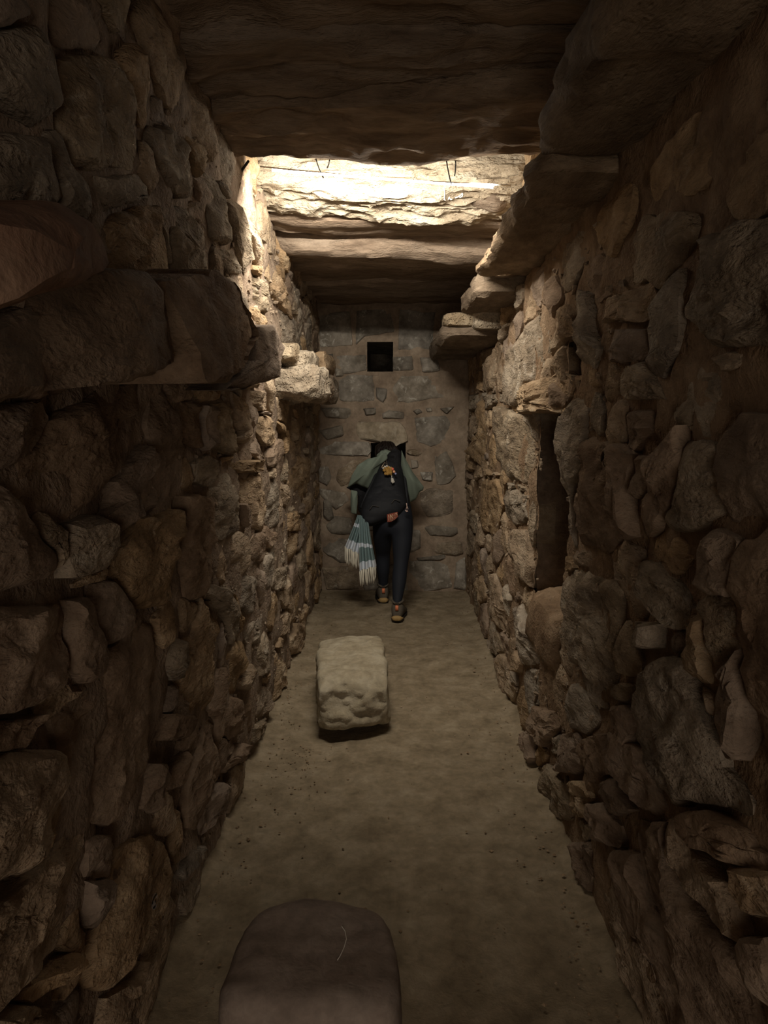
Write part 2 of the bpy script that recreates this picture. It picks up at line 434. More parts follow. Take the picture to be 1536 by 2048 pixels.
# --- traced stones: corner points were read off the photograph and cast onto the wall plane
LEFT = {
 'plain': """99,843 146,812 195,783 276,765 281,812 242,859 227,921 180,994 125,1044 104,1036 57,994 34,963 47,908 86,875
-80,800 0,807 68,804 101,833 57,900 10,934 0,940 -80,950
-90,930 0,984 29,1018 60,1078 99,1111 101,1130 78,1153 0,1187 -90,1210
211,1293 250,1275 284,1243 305,1249 323,1321 326,1366 336,1381 326,1420 310,1486 286,1538 242,1608 221,1644 203,1650 156,1631 125,1577 112,1525 115,1460 109,1439 146,1394 193,1361 203,1332 203,1311
177,1170 213,1160 242,1186 255,1220 253,1256 234,1277 206,1288 185,1282 180,1246 169,1212""",
 'rough': """125,1046 169,1028 187,1044 198,1106 193,1135 146,1150 115,1156 112,1106
216,963 242,927 276,890 289,916 260,963 250,1007 208,1070 193,1072 187,1036 213,1007
263,1041 338,1023 335,1090 325,1130 322,1215 262,1222 228,1168 221,1125 242,1085
120,1204 159,1191 172,1225 185,1298 189,1327 180,1353 156,1366 141,1366 125,1337 122,1272 127,1230
-90,1230 0,1217 52,1217 112,1204 127,1230 117,1270 115,1330 109,1366 65,1395 39,1418 0,1428 -90,1440
-60,1450 0,1441 39,1436 73,1426 70,1441 52,1454 31,1496 0,1501 -60,1510
-90,1520 0,1506 47,1501 104,1498 114,1506 102,1540 84,1570 75,1640 50,1690 8,1735 0,1745 -90,1790
125,1670 156,1647 167,1657 156,1704 146,1769 135,1821 117,1873 99,1907 60,1945 0,1990 -90,2060 -90,1840 0,1780 52,1735 96,1699
161,1681 182,1670 208,1670 221,1694 228,1722 208,1754 161,1756
161,1760 208,1759 193,1806 182,1842 169,1860 160,1855
229,1715 260,1673 290,1668 330,1704 338,1743 328,1782 318,1819 294,1848 268,1892 247,1933 221,1954 182,1991 169,1975 180,1900 190,1850 205,1790
128,1905 133,1913 115,1939 78,1975 44,2006 21,2001 34,1980 78,1946
16,2006 76,2017 91,2035 80,2060 0,2090 -60,2080 -60,2040
271,1923 284,1939 263,1978 247,2009 229,2060 188,2060 203,1996 247,1957
346,1277 362,1285 362,1353 344,1363 328,1337 328,1306
395,1194 432,1235 436,1252 432,1325 420,1393 405,1420 365,1432 352,1400 360,1285 380,1237
332,1429 367,1429 365,1457 352,1478 313,1482 322,1455
408,1439 424,1437 422,1482 430,1537 416,1585 397,1605 381,1654 365,1656 367,1585 381,1509 395,1482
295,1527 319,1527 328,1545 324,1576 305,1595 295,1625 272,1615 285,1556
360,1502 367,1511 358,1566 328,1582 338,1537
469,1486 488,1494 485,1517 461,1527 447,1548 442,1533
434,1564 449,1566 455,1605 446,1625 426,1634 416,1654 399,1673 397,1625 416,1595
377,1703 395,1689 381,1722 358,1761 352,1752
345,850 360,803 399,805 401,897 360,889
381,745 424,745 426,803 399,805 383,791
401,809 422,811 419,848 421,897 403,899
424,807 442,807 458,822 454,854 469,877 467,903 448,910 424,895 421,858
379,928 407,908 428,926 422,957 407,977 383,965
352,990 415,992 424,1033 428,1120 434,1180 405,1200 360,1195 345,1110 348,1040
419,1170 454,1178 462,1209 467,1276 450,1289 442,1237 424,1217 413,1188
458,1393 473,1397 479,1416 477,1461 448,1480 444,1432
469,1352 501,1325 505,1346 487,1383 473,1377""",
 'pale': """458,781 469,793 485,819 501,865 505,875 477,887 469,877 473,869 458,813
495,781 528,781 534,817 518,822 505,809
520,832 542,830 547,869 542,891 522,893 505,858 508,838
547,838 561,846 573,877 577,906 565,908 563,869
575,822 588,842 602,879 581,885 571,858
456,920 512,920 516,942 485,947 458,942
426,942 458,947 473,965 477,1004 481,1053 458,1072 434,1080 424,1033 415,979
481,953 522,947 530,975 532,1033 522,1065 497,1057 485,1014 477,975
530,967 549,955 553,985 559,1049 540,1061 532,1043
555,967 571,969 583,1004 579,1018 567,1012
573,951 594,910 620,916 622,975 606,996 587,1018 579,985
563,1030 588,1022 604,1037 590,1061 559,1067
465,1182 485,1147 508,1155 514,1188 508,1217 489,1229 469,1217
530,1260 549,1276 546,1325 532,1350 505,1354 495,1325 497,1295 522,1286
567,1221 577,1225 575,1266 555,1276 551,1256
590,1245 602,1248 606,1286 594,1315 581,1311 577,1288
548,1139 575,1129 571,1168 551,1182 544,1174
501,1457 532,1432 540,1461 535,1480 500,1490""",
 'upper': """297,250 340,254 375,309 395,379 391,400 356,398 328,377 317,332 289,289
352,256 395,293 410,314 395,359 377,318
410,338 430,367 453,412 455,477 448,492 420,479 414,426 408,367
231,426 287,402 309,412 313,445 325,484 336,560 300,575 209,575 200,445
342,449 356,477 364,504 362,543 346,575 336,494
328,406 356,412 391,451 422,494 414,560 368,575 362,484 342,436
120,110 215,110 262,190 270,290 255,340 190,345 130,335 105,230
180,350 265,350 290,395 250,405 200,430 180,430
-60,100 0,60 90,40 115,120 118,190 105,230 60,260 0,200
-60,280 0,260 60,270 80,320 112,400 60,430 0,430 -60,440
455,398 472,398 477,430 490,480 500,520 480,540 465,490 458,440
478,425 505,455 520,490 535,560 520,560 500,520
525,490 540,520 555,560 575,610 590,640 575,640 550,600 530,550
430,505 440,495 455,500 485,545 480,550 450,545
487,545 520,560 545,590 540,640 515,620 495,580
550,600 590,645 600,700 580,720 555,680 540,640""",
}
RIGHT = {
 'pale': """992,692 1003,689 1002,705 995,741 989,778 978,784 965,782 966,738 969,698
1012,678 1023,647 1018,649 998,669 985,690 1003,688
952,751 966,741 965,782 957,776 951,763
978,789 1009,787 1009,804 994,806 978,822
1005,812 1037,824 1066,865 1070,945 1056,970 1025,961 1009,926 1002,857
935,791 964,789 961,818 941,824
966,799 978,822 982,888 962,931 947,906 964,857
927,828 959,834 957,877 935,888 927,857
968,955 998,955 1009,1013 994,1072 968,1062 947,1013 949,970
921,970 945,970 947,1013 935,1029 923,1004
1009,976 1037,980 1066,1000 1054,1013 1058,1043 1027,1050 1013,1033
1015,1056 1056,1060 1066,1130 1064,1175 1040,1155 1020,1100
929,890 945,906 955,935 945,945 931,916
982,1147 998,1145 1017,1217 1029,1276 1013,1272 990,1237
1021,1213 1045,1205 1062,1266 1091,1287 1093,1325 1056,1330 1035,1286
1029,1317 1037,1299 1052,1327 1045,1348 1035,1342
994,1317 1009,1307 1021,1334 1033,1377 1025,1405 1005,1373 994,1342
978,1225 994,1266 998,1311 984,1305 976,1241
1029,701 1077,624 1100,613 1108,653 1104,703 1083,747 1058,768 1052,797 1040,810 1025,815 1017,803 1019,740""",
 'rough': """1115,615 1146,609 1156,630 1160,668 1135,680 1110,715 1106,697
1165,580 1188,588 1192,613 1194,668 1206,699 1192,740 1172,725 1170,626
1219,597 1302,563 1308,626 1285,647 1229,638 1208,647
1235,659 1298,659 1304,699 1292,722 1256,728 1217,720 1229,684
1254,734 1300,724 1340,800 1271,799 1250,788 1244,757
1377,600 1413,484 1560,420 1600,690 1435,698 1377,640
1131,830 1160,791 1177,818 1177,935 1156,974 1152,1107 1146,1101 1142,1013 1133,916
1175,873 1232,891 1219,912 1235,969 1248,1076 1222,1105 1193,1092 1160,1089 1157,930 1165,878
1256,826 1308,816 1313,865 1282,904 1256,894
1248,886 1282,909 1271,972 1277,1073 1258,1079 1240,982 1232,915
1352,883 1378,847 1381,925 1360,998 1324,1055 1303,1071 1282,1066 1284,1021 1318,982 1326,920
1292,909 1324,912 1318,967 1292,998 1282,993
1428,1073 1459,1055 1500,1081 1488,1120 1485,1196 1449,1191 1422,1175
1292,1120 1318,1128 1365,1170 1386,1217 1386,1256 1362,1256 1318,1206 1290,1172 1274,1133
1393,1215 1430,1226 1435,1304 1438,1372 1399,1354 1391,1291 1381,1247
1271,1242 1334,1247 1331,1299 1277,1296
1136,1149 1167,1138 1235,1165 1245,1190 1243,1273 1230,1387 1193,1356 1165,1330 1152,1304 1136,1252 1130,1200
1295,1346 1334,1320 1389,1312 1399,1354 1407,1387 1435,1447 1448,1494 1456,1538 1500,1590 1503,1630 1461,1622 1409,1606 1370,1611 1323,1565 1313,1538 1292,1492 1287,1434 1290,1382
1454,1361 1493,1291 1500,1382 1506,1473 1493,1518 1480,1525 1454,1502 1448,1447
1211,1466 1240,1463 1282,1494 1313,1549 1323,1578 1350,1622 1329,1630 1292,1614 1261,1572 1235,1538
1225,1414 1258,1408 1282,1460 1266,1494 1240,1460 1225,1447
1162,1481 1211,1466 1232,1549 1188,1565 1167,1525
1209,1570 1235,1557 1277,1622 1240,1632 1217,1606
1282,1639 1352,1647 1357,1709 1402,1790 1462,1868 1508,1931 1521,1965 1540,2090 1430,2090 1381,1939 1344,1855 1308,1795 1282,1704
1352,1639 1370,1634 1404,1694 1485,1764 1501,1814 1516,1871 1503,1892 1462,1855 1422,1803 1383,1749 1357,1699
1370,1624 1430,1618 1459,1637 1501,1657 1514,1694 1560,1720 1540,1745 1480,1720 1412,1689 1376,1647
1485,1725 1570,1750 1600,1850 1530,1840 1508,1821 1488,1777
1511,1876 1570,1876 1600,2050 1540,1990 1508,1931
1248,1704 1282,1709 1303,1798 1350,1887 1378,1939 1405,2090 1345,2090 1318,1913 1264,1855 1261,1782
1196,1683 1240,1709 1253,1782 1261,1855 1305,1913 1329,1991 1340,2090 1300,2070 1240,1913 1204,1808 1183,1743
1180,1608 1217,1603 1248,1655 1248,1699 1204,1678
1157,1683 1188,1683 1190,1730 1183,1785 1160,1790
1083,1535 1101,1529 1132,1566 1150,1628 1136,1644 1113,1681 1095,1625 1085,1566
1142,1560 1175,1562 1191,1597 1175,1609 1187,1646 1150,1619
1123,1472 1164,1464 1175,1509 1156,1548 1117,1541
1046,1464 1072,1462 1080,1517 1072,1548 1048,1509
1072,1412 1113,1425 1125,1447 1095,1496 1070,1460""",
 'plain': """1441,889 1500,826 1600,830 1600,1040 1472,1050 1462,1008 1454,956
1482,1125 1506,1086 1560,1045 1640,1060 1640,1480 1536,1442 1511,1416 1495,1361 1490,1260 1485,1200
1404,1204 1425,1180 1488,1198 1493,1291 1449,1356 1438,1304 1430,1234
1383,878 1441,889 1454,982 1462,1021 1425,1060 1355,1068 1334,1047 1365,993""",
}
BACK = """677,761 698,749 745,752 750,768 748,801 717,806 680,801
752,775 776,777 773,796 766,806 752,796
787,773 802,752 877,752 900,773 912,791 858,799 823,806 790,806
640,815 677,815 708,817 710,829 691,838 652,834
727,817 752,815 752,829 731,831
764,827 778,820 809,824 807,838 764,836
826,822 837,817 846,824 834,830
851,817 862,815 865,822 853,824
879,817 909,813 893,829
830,836 893,831 902,850 900,883 862,892 834,883
635,862 684,850 687,871 654,881
639,894 672,882 739,884 742,890 739,911 689,911 632,909
637,934 657,932 664,955 655,971 637,961
676,940 703,921 732,919 737,928 703,965 682,975 672,959
647,1000 662,998 668,1036 657,1042 647,1032
670,1032 703,1036 707,1069 662,1069 651,1052
645,1082 678,1073 707,1082 720,1125 680,1127 645,1100
814,900 832,898 845,907 835,913 812,907
864,905 893,900 905,927 912,950 895,967 874,971 870,938
839,944 866,944 864,961 845,961
839,986 860,975 905,982 910,1021 893,1034 855,1034 841,1011
847,1055 862,1050 914,1055 916,1065 903,1073 860,1071
861,1085 923,1083 926,1104 907,1111 870,1107
818,1060 841,1060 841,1097 820,1107
818,1121 909,1121 905,1175 830,1184 818,1149
912,1125 933,1111 933,1180 907,1177
832,1116 891,1109 891,1118 834,1120
645,1135 708,1132 722,1180 652,1178
722,1128 815,1130 815,1182 730,1182
672,712 731,710 734,740 690,748 673,745
786,714 825,712 827,740 786,742
623,712 666,707 666,731 630,733
670,735 687,740 687,752 672,754
632,628 700,622 705,690 640,695
712,620 780,618 788,664 730,672 712,690
800,620 870,625 865,700 795,700
880,630 940,630 940,690 880,695
840,715 875,715 880,742 845,745
821,919 836,921 838,936 823,938
740,1010 770,1010 770,1060 735,1060
780,1020 815,1020 815,1060 780,1060
636,976 660,980 690,985 700,1000 672,1020 640,992
868,760 0,0"""
def polys(txt):
    out = []
    for ln in txt.strip().splitlines():
        p = [tuple(float(q) for q in w.split(',')) for w in ln.split()]
        if len(p) >= 3: out.append(p)
    return out

def raster_fill(fr, u0, u1, v0, v1, traced, seeds, holes, res=0.014, metric=1.5, gap=0.006):
    nu, nv = int((u1 - u0) / res), int((v1 - v0) / res)
    U = u0 + (np.arange(nu) + .5) * res; V = v0 + (np.arange(nv) + .5) * res
    UU, VV = np.meshgrid(U, V, indexing='ij')
    used = np.zeros((nu, nv), bool)
    for P in traced:
        P = np.array(P); A, c = area_c(P); P = c + (P - c) * 1.02
        ins = np.zeros((nu, nv), bool); x, y = P[:, 0], P[:, 1]; j = len(P) - 1
        for i in range(len(P)):
            cond = ((y[i] > VV) != (y[j] > VV)) & (UU < (x[j] - x[i]) * (VV - y[i]) / (y[j] - y[i] + 1e-12) + x[i]); ins ^= cond; j = i
        used |= ins
    for a, b, c, d in holes: used |= (UU > a - .02) & (UU < b + .02) & (VV > c - .02) & (VV < d + .02)
    wob = 0.03 * fbm(np.stack([UU * 5, VV * 5, 0 * UU], -1), 77, 3); wob2 = 0.03 * fbm(np.stack([UU * 5, VV * 5, 0 * UU + 9], -1), 78, 3)
    best = np.full((nu, nv), 1e9); lab = np.zeros((nu, nv), int)
    for k, (a, b) in enumerate(seeds):
        d = (UU + wob - a) ** 2 + (metric * (VV + wob2 - b)) ** 2; m = d < best; best[m] = d[m]; lab[m] = k
    lab[used] = -1
    out = []
    for k in range(len(seeds)):
        ii, jj = np.nonzero(lab == k)
        if len(ii) * res * res < 0.0035: continue
        c = np.array([ii.mean(), jj.mean()]); q = np.argmin((ii - c[0]) ** 2 + (jj - c[1]) ** 2); c = np.array([ii[q], jj[q]], float)
        P = []
        for a in np.arange(20) / 20 * 2 * math.pi:
            d = np.array([math.cos(a), math.sin(a)]); t = 0.0
            while t < 60:
                p = np.round(c + d * (t + .5)).astype(int)
                if p[0] < 0 or p[1] < 0 or p[0] >= nu or p[1] >= nv or lab[p[0], p[1]] != k: break
                t += .5
            P.append(c + d * max(t - gap / res, .5))
        P = np.array(P); P = smooth_poly(P, 1)
        P = np.stack([u0 + (P[:, 0] + .5) * res, v0 + (P[:, 1] + .5) * res], -1)
        A, _ = area_c(P)
        if abs(A) > 0.0025: out.append(P)
    return out
def course_seeds(u0, u1, v0, v1, hh, ww, r):
    S = []; v_ = v0
    while v_ < v1:
        h = hh * r.uniform(.75, 1.3); u_ = u0 + r.uniform(-.5, .5) * ww
        while u_ < u1:
            w = ww * r.uniform(.55, 1.5); S.append((u_ + w / 2, v_ + h / 2 + r.uniform(-.03, .03))); u_ += w
        v_ += h
    return S

SEED = [100]
def nseed(): SEED[0] += 1; return SEED[0]
MATS_SIDE = [M_TAN, M_TAN, M_GREY, M_BROWN]

def build_side(fr, data, wall, u0, u1, v1, holes):
    tr = []; r = random.Random(5 if fr.k == 'L' else 6)
    STONES = []
    for kind, txt in data.items():
        for p in polys(txt):
            P = np.array([fr.uv(*q) for q in p])
            P[:, 1] = np.maximum(P[:, 1], -0.03)
            if fr.k == 'L': P[:, 0] = np.clip(P[:, 0], 0.9, 6.88)
            else: P[:, 0] = np.clip(P[:, 0], 0.9, 6.88)
            tr.append(P); A = abs(area_c(P)[0])
            if kind == 'plain': o = stone('stone', P, fr, M_BROWN if fr.k == 'L' else r.choice([M_BROWN, M_GREY]), wall, h0=0.008, bulge=0.02, rough=0.013, seed=nseed(), facets=3, shrink=.995, freq=7, step=.018)
            elif kind == 'pale': o = stone('stone', P, fr, r.choice([M_TAN, M_GREY, M_TAN]), wall, h0=r.uniform(0.0, .02), bulge=r.uniform(.012, .025), rough=0.012, seed=nseed(), facets=3, step=0.022, freq=13)
            elif kind == 'upper': o = stone('stone', P, fr, r.choice([M_TAN, M_GREY]), wall, h0=0.005, bulge=0.022, rough=0.014, seed=nseed(), facets=3, step=0.025, freq=12)
            else: o = stone('stone', P, fr, r.choice([M_BROWN, M_TAN, M_GREY, M_BROWN]), wall, h0=r.uniform(0.005, .025), bulge=r.uniform(.012, .03), rough=0.017, seed=nseed(), facets=4, shrink=.99, step=.017)
            STONES.append((P, o))
    seeds = course_seeds(u0, u1, 0.02, v1, 0.21, 0.46, r)
    seeds = [s for s in seeds]
    fill = raster_fill(fr, u0, u1, 0.0, v1, tr, seeds, holes)
    for P in fill:
        stone('stone', P, fr, r.choice(MATS_SIDE), wall, h0=r.uniform(-.012, .014), bulge=r.uniform(.008, .022), rough=0.012, seed=nseed(), facets=3, step=0.026, freq=12)
    return STONES, len(fill)

left_stones, nL = build_side(FL, LEFT, wall_left, 1.0, 6.85, 3.05, [])
right_stones, nR = build_side(FR, RIGHT, wall_right, 1.0, 6.85, 2.42, [NICHE, SOCKET])
print('stones', len(left_stones), nL, len(right_stones), nR)

bl = polys(BACK)
for i, p in enumerate(bl):
    P = np.array([FB.uv(*q) for q in p]); P[:, 1] = np.maximum(P[:, 1], -0.02)
    big = abs(area_c(P)[0]) > 0.04
    stone('stone', P, FB, M_BACK if random.random() < .8 else M_GREY, wall_back, h0=0.006, bulge=0.016 if big else 0.02, depth=0.05, rough=0.006, seed=nseed(), facets=1, step=0.025, flatp=9, shrink=0.99)
P = np.array([FB.uv(*q) for q in [(715, 843), (799, 843), (811, 855), (816, 881), (792, 893), (764, 886), (720, 878), (712, 864)]])
lin = stone('lintel_stone', P, FB, M_LINTEL, wall_back, h0=0.03, bulge=0.03, depth=0.3, rough=0.008, seed=nseed(), facets=2, step=0.025, flatp=8)
tag(lin, 'pale lime stained lintel over the opening')

# small chinking stones pressed in the joints: far too many to count
def chinks(name, fr, u0, u1, v0, v1, n, mat, parent, hole=(), s0=0.006, s1=0.017, h=-0.012):
    mb = MB(); r = random.Random(31)
    for q in range(n):
        u_ = r.uniform(u0, u1); v_ = r.uniform(v0, v1)
        if any(a < u_ < b and c < v_ < d for a, b, c, d in hole): continue
        s = r.uniform(s0, s1) * (0.6 + 0.4 * r.random())
        c = fr.P(u_, v_, h + r.uniform(-.012, .012))
        R = np.array(Matrix.Rotation(r.uniform(0, 6.3), 3, 'X') @ Matrix.Rotation(r.uniform(0, 6.3), 3, 'Y'))
        V = np.array([(a + r.uniform(-.4, .4), b + r.uniform(-.4, .4), d + r.uniform(-.4, .4)) for a in (-1, 1) for b in (-1, 1) for d in (-1, 1)], float)
        V = V * np.array([s * r.uniform(.6, 1.2), s * r.uniform(.5, 1.0), s * r.uniform(.4, .8)])
        mb.add(c + V @ R.T, [(0, 1, 3, 2), (4, 6, 7, 5), (0, 4, 5, 1), (2, 3, 7, 6), (0, 2, 6, 4), (1, 5, 7, 3)])
    o = mb.build(name, mat, parent, smooth=False); o['kind'] = 'stuff'; return o
chinks('chinking_pebbles', FL, 2.3, 6.8, 0.0, 3.0, 2600, M_TAN, wall_left)
chinks('chinking_pebbles', FR, 2.3, 6.8, 0.0, 2.4, 2200, M_TAN, wall_right, [NICHE, SOCKET])

# lintel slab above the niche
P = np.array([FR.uv(*q) for q in [(1054, 776), (1130, 735), (1150, 765), (1146, 793), (1133, 826), (1069, 828), (1022, 824), (1025, 800), (1040, 790)]])
o = stone('lintel_stone', P, FR, M_TAN, wall_right, h0=0.03, bulge=0.05, depth=0.35, rough=0.02, seed=nseed(), facets=3)
tag(o, 'rough stone lintel over the dark niche')
# sloping earth sill of the niche
def sill(a, b, c):
    return (XR + 0.20 + 0.24 * a, 3.29 + 0.32 * b, 0.70 + 0.13 * c + 0.04 * (a + 1))
o = rock('niche_sill', sill, M_MORTAR, wall_right, n=(10, 12, 5), rough=0.025, freq=5, seed=5)

# ---- left ledge: row of corbel slabs
ledge = [
 ([(-120, 420), (0, 409), (105, 400), (173, 432), (205, 496), (200, 541), (150, 573), (0, 614), (-120, 640)], -0.44, M_RED, 'rounded reddish corbel boulder, nearest on the left ledge', .05, 3),
 ([(82, 600), (205, 540), (300, 538), (338, 590), (371, 724), (273, 760), (87, 783), (76, 700)], -0.50, M_BROWN, 'large squared brown corbel block on the left ledge', .03, 10),
 ([(-120, 660), (0, 622), (82, 600), (76, 700), (85, 783), (0, 800), (-120, 830)], -0.53, M_BROWN, None, .03, 8),
 ([(335, 560), (424, 541), (483, 564), (524, 651), (528, 672), (500, 735), (440, 762), (374, 760), (371, 724), (345, 610)], -0.51, M_BROWN, 'angular dark corbel block on the left ledge', .03, 10),
 ([(526, 655), (556, 651), (577, 696), (560, 751), (500, 778), (465, 778), (520, 720)], -0.52, M_BROWN, None, .02, 8),
]
for p, X, m, lab, bu, fp in ledge:
    f = Frame('L', X); P = np.array([f.uv(*q) for q in p]); P[:, 0] = np.maximum(P[:, 0], 0.72)
    o = stone('corbel_stone', P, f, m, wall_left, h0=0.0, bulge=bu, depth=abs(XL - X) + 0.08, rough=0.010, seed=nseed(), facets=2, flatp=fp, shrink=0.99)
    if lab: tag(o, lab)
# far end of the left ledge, lit stones
def lbox(y0, y1, x1, z0, z1, m, seed, rough=0.02, lab=None, sk=0.0, n=(8, 10, 6)):
    def f(a, b, c): return (XL - 0.08 + (x1 - XL + 0.08) * (a + 1) / 2 + sk * c * .5, y0 + (y1 - y0) * (b + 1) / 2, z0 + (z1 - z0) * (c + 1) / 2)
    o = rock('corbel_stone', f, m, wall_left, n=n, k=8, rough=rough, freq=9, seed=seed, ridge=rough * .5)
    if lab: tag(o, lab)
    return o
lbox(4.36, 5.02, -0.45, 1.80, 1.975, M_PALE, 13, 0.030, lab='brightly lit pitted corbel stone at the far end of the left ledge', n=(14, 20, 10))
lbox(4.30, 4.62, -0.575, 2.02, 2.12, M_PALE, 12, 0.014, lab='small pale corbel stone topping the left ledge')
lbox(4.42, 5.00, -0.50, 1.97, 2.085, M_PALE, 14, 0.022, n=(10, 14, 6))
lbox(4.98, 5.62, -0.47, 1.80, 2.00, M_TAN, 15, 0.030, n=(10, 16, 8))
lbox(5.02, 5.80, -0.46, 2.00, 2.12, M_TAN, 16, 0.020)
lbox(5.60, 6.25, -0.47, 1.80, 1.99, M_GREY, 17, 0.024)

# ---- right ledge: overhanging slabs
def rbox(y0, y1, x0, z0, z1, m, seed, rough=0.018, lab=None, n=(10, 14, 5), xf=None, k=9, dz=0.0):
    def f(a, b, c):
        yy = y0 + (y1 - y0) * (b + 1) / 2
        xi = x0 if xf is None else np.interp(yy, xf[0], xf[1])
        return (xi + (XR + 0.1 - xi) * (a + 1) / 2, yy, z0 + (z1 - z0) * (c + 1) / 2 + dz * b)
    o = rock('corbel_slab', f, m, wall_right, n=n, k=k, rough=rough, freq=6, seed=seed, ridge=rough * .7, strat=(0.5, 1, 2.2))
    if lab: tag(o, lab)
    return o
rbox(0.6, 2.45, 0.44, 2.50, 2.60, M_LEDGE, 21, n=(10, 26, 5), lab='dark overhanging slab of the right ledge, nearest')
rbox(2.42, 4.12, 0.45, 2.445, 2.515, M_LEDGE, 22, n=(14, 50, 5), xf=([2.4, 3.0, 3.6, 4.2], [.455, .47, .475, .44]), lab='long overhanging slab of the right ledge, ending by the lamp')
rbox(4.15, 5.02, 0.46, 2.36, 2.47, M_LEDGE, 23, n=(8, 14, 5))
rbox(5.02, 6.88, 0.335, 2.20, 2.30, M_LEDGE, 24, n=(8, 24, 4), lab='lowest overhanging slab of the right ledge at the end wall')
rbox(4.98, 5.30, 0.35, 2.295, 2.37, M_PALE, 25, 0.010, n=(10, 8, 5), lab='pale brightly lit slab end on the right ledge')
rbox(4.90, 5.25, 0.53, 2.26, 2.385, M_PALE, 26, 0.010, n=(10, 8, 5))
# wall top above the right ledge
def rtop(a, b, c): return (XR + 0.03 + 0.09 * a, 2.6 + 4.2 * b, 2.86 + 0.33 * c)
rock('upper_masonry', rtop, M_TAN, wall_right, n=(4, 60, 8), k=14, rough=0.03, freq=5, seed=27)

# ---- ceiling
def ceil_plate():
    g = 40; V = []; X, Y = np.meshgrid(np.linspace(-1.0, 1.0, 14), np.linspace(-2.6, 7.2, 80), indexing='ij')
    Z = ZC - 0.04 + 0.02 * fbm(np.stack([X, Y, 0 * X], -1) * 3, 9, 3)
    V = np.stack([X, Y, Z], -1).reshape(-1, 3)
    F = [(i * 80 + j, i * 80 + j + 1, (i + 1) * 80 + j + 1, (i + 1) * 80 + j) for i in range(13) for j in range(79)]
    return tag(mesh_from('ceiling', V, F, M_SLAB, None, centre=False), 'ceiling of long dark stone slabs laid across the passage', kind='structure')
ceiling = ceil_plate()
def slab(y0, y1, zl, zr, top, mat, seed, rough=0.018, lab=None, n=(30, 10, 6), y0r=None, y1r=None, bow=0.0, k=9, under=0.0, fr_=6, ridge=None, x0=-0.86, x1=0.86, extra=None):
    y0r = y0 if y0r is None else y0r; y1r = y1 if y1r is None else y1r
    def f(a, b, c):
        s = (a + 1) / 2; x = x0 + (x1 - x0) * s
        ya = y0 * (1 - s) + y0r * s; yb = y1 * (1 - s) + y1r * s
        yy = ya + (yb - ya) * (b + 1) / 2
        zb = zl * (1 - s) + zr * s - bow * (1 - a * a) + under * b
        return (x, yy, zb + (top - zb) * (c + 1) / 2)
    o = rock('ceiling_slab', f, mat, ceiling, n=n, k=k, rough=rough, freq=fr_, seed=seed, strat=(0.4, 1.6, 1.6), ridge=rough * .7 if ridge is None else ridge, extra=extra)
    if lab: tag(o, lab)
    return o
slab(0.9, 2.10, 2.83, 2.88, 3.12, M_SLAB, 41, 0.024, n=(50, 20, 6), y1r=1.80)
slab(1.9, 2.50, 2.93, 2.97, 3.14, M_SLAB, 42, 0.026, n=(60, 14, 6), y1r=2.60, under=-0.01)
slab(2.48, 2.82, 2.88, 2.94, 3.14, M_SLAB, 43, y1r=2.76, y1=2.98, y0r=2.58) if False else slab(2.46, 2.96, 2.87, 2.93, 3.14, M_SLAB, 43, 0.026, n=(60, 14, 6), y0r=2.58, y1r=2.74, under=-0.012)
slab(2.92, 3.36, 2.815, 2.805, 3.14, M_SLAB, 44, 0.024, n=(60, 14, 8), y0r=2.70, under=-0.014, lab='rough edged ceiling slab just before the light strip')
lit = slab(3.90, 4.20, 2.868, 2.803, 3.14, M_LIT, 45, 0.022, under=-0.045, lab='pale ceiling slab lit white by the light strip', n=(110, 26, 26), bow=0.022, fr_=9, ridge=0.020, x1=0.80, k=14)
def lump(a, b, c): return (0.51 + 0.11 * a, 4.10 + 0.10 * b, 2.88 + 0.10 * c - 0.02 * a)
rock('wedge_stone', lump, M_SLAB, ceiling, n=(10, 10, 10), k=3.0, rough=0.025, freq=7, seed=46)
slab(4.26, 4.56, 2.80, 2.745, 3.14, M_SLAB, 53, 0.016, n=(40, 8, 8), bow=0.01)
slab(4.58, 5.25, 2.73, 2.66, 3.14, M_SLAB, 47, 0.020, n=(50, 14, 8), bow=0.01, under=0.02)
slab(5.2, 5.75, 2.72, 2.70, 3.14, M_SLAB, 48, under=0.0)
slab(5.72, 6.3, 2.69, 2.70, 3.14, M_SLAB, 49)
slab(6.28, 7.0, 2.72, 2.72, 3.14, M_SLAB, 50)
slab(-2.5, -1.2, 2.85, 2.85, 3.14, M_SLAB, 51, n=(10, 6, 3))
slab(-1.2, 0.92, 2.86, 2.86, 3.14, M_SLAB, 52, n=(10, 8, 3))

# chalk writing on the lit slab, laid on the stone itself
def on_surface(px, py, ob, off=0.003):
    d = Vector(ray(px, py)).normalized(); o_ = Vector(CAM)
    inv = ob.matrix_world.inverted() if ob.parent is None else (Matrix.Translation(ob.parent.location) @ Matrix.Translation(ob.location)).inverted()
    ok, loc, nrm, i = ob.ray_cast(inv @ o_, (inv.to_3x3() @ d))
    if not ok: return None
    return np.array(inv.inverted() @ loc) - np.array(d) * off
bpy.context.view_layer.update()
def stroke(mb, pts, ob, r):
    Q = []
    for a, b in zip(pts[:-1], pts[1:]):
        for t in np.linspace(0, 1, 5)[:-1]:
            p = on_surface(a[0] + (b[0] - a[0]) * t, a[1] + (b[1] - a[1]) * t, ob)
            if p is not None: Q.append(p)
    p = on_surface(*pts[-1], ob)
    if p is not None: Q.append(p)
    if len(Q) > 1: mb.tube(Q, r, 6)
mb = MB()
stroke(mb, [(888.5, 376), (889.5, 388), (889, 399)], lit, 0.0028)
stroke(mb, [(888, 398.5), (892, 401.5), (896, 400), (899, 394), (901, 399.5), (905, 398), (911, 395.5), (917, 393.5), (922, 390), (924.5, 386.5), (926, 390), (924, 393.5), (919, 395)], lit, 0.0028)
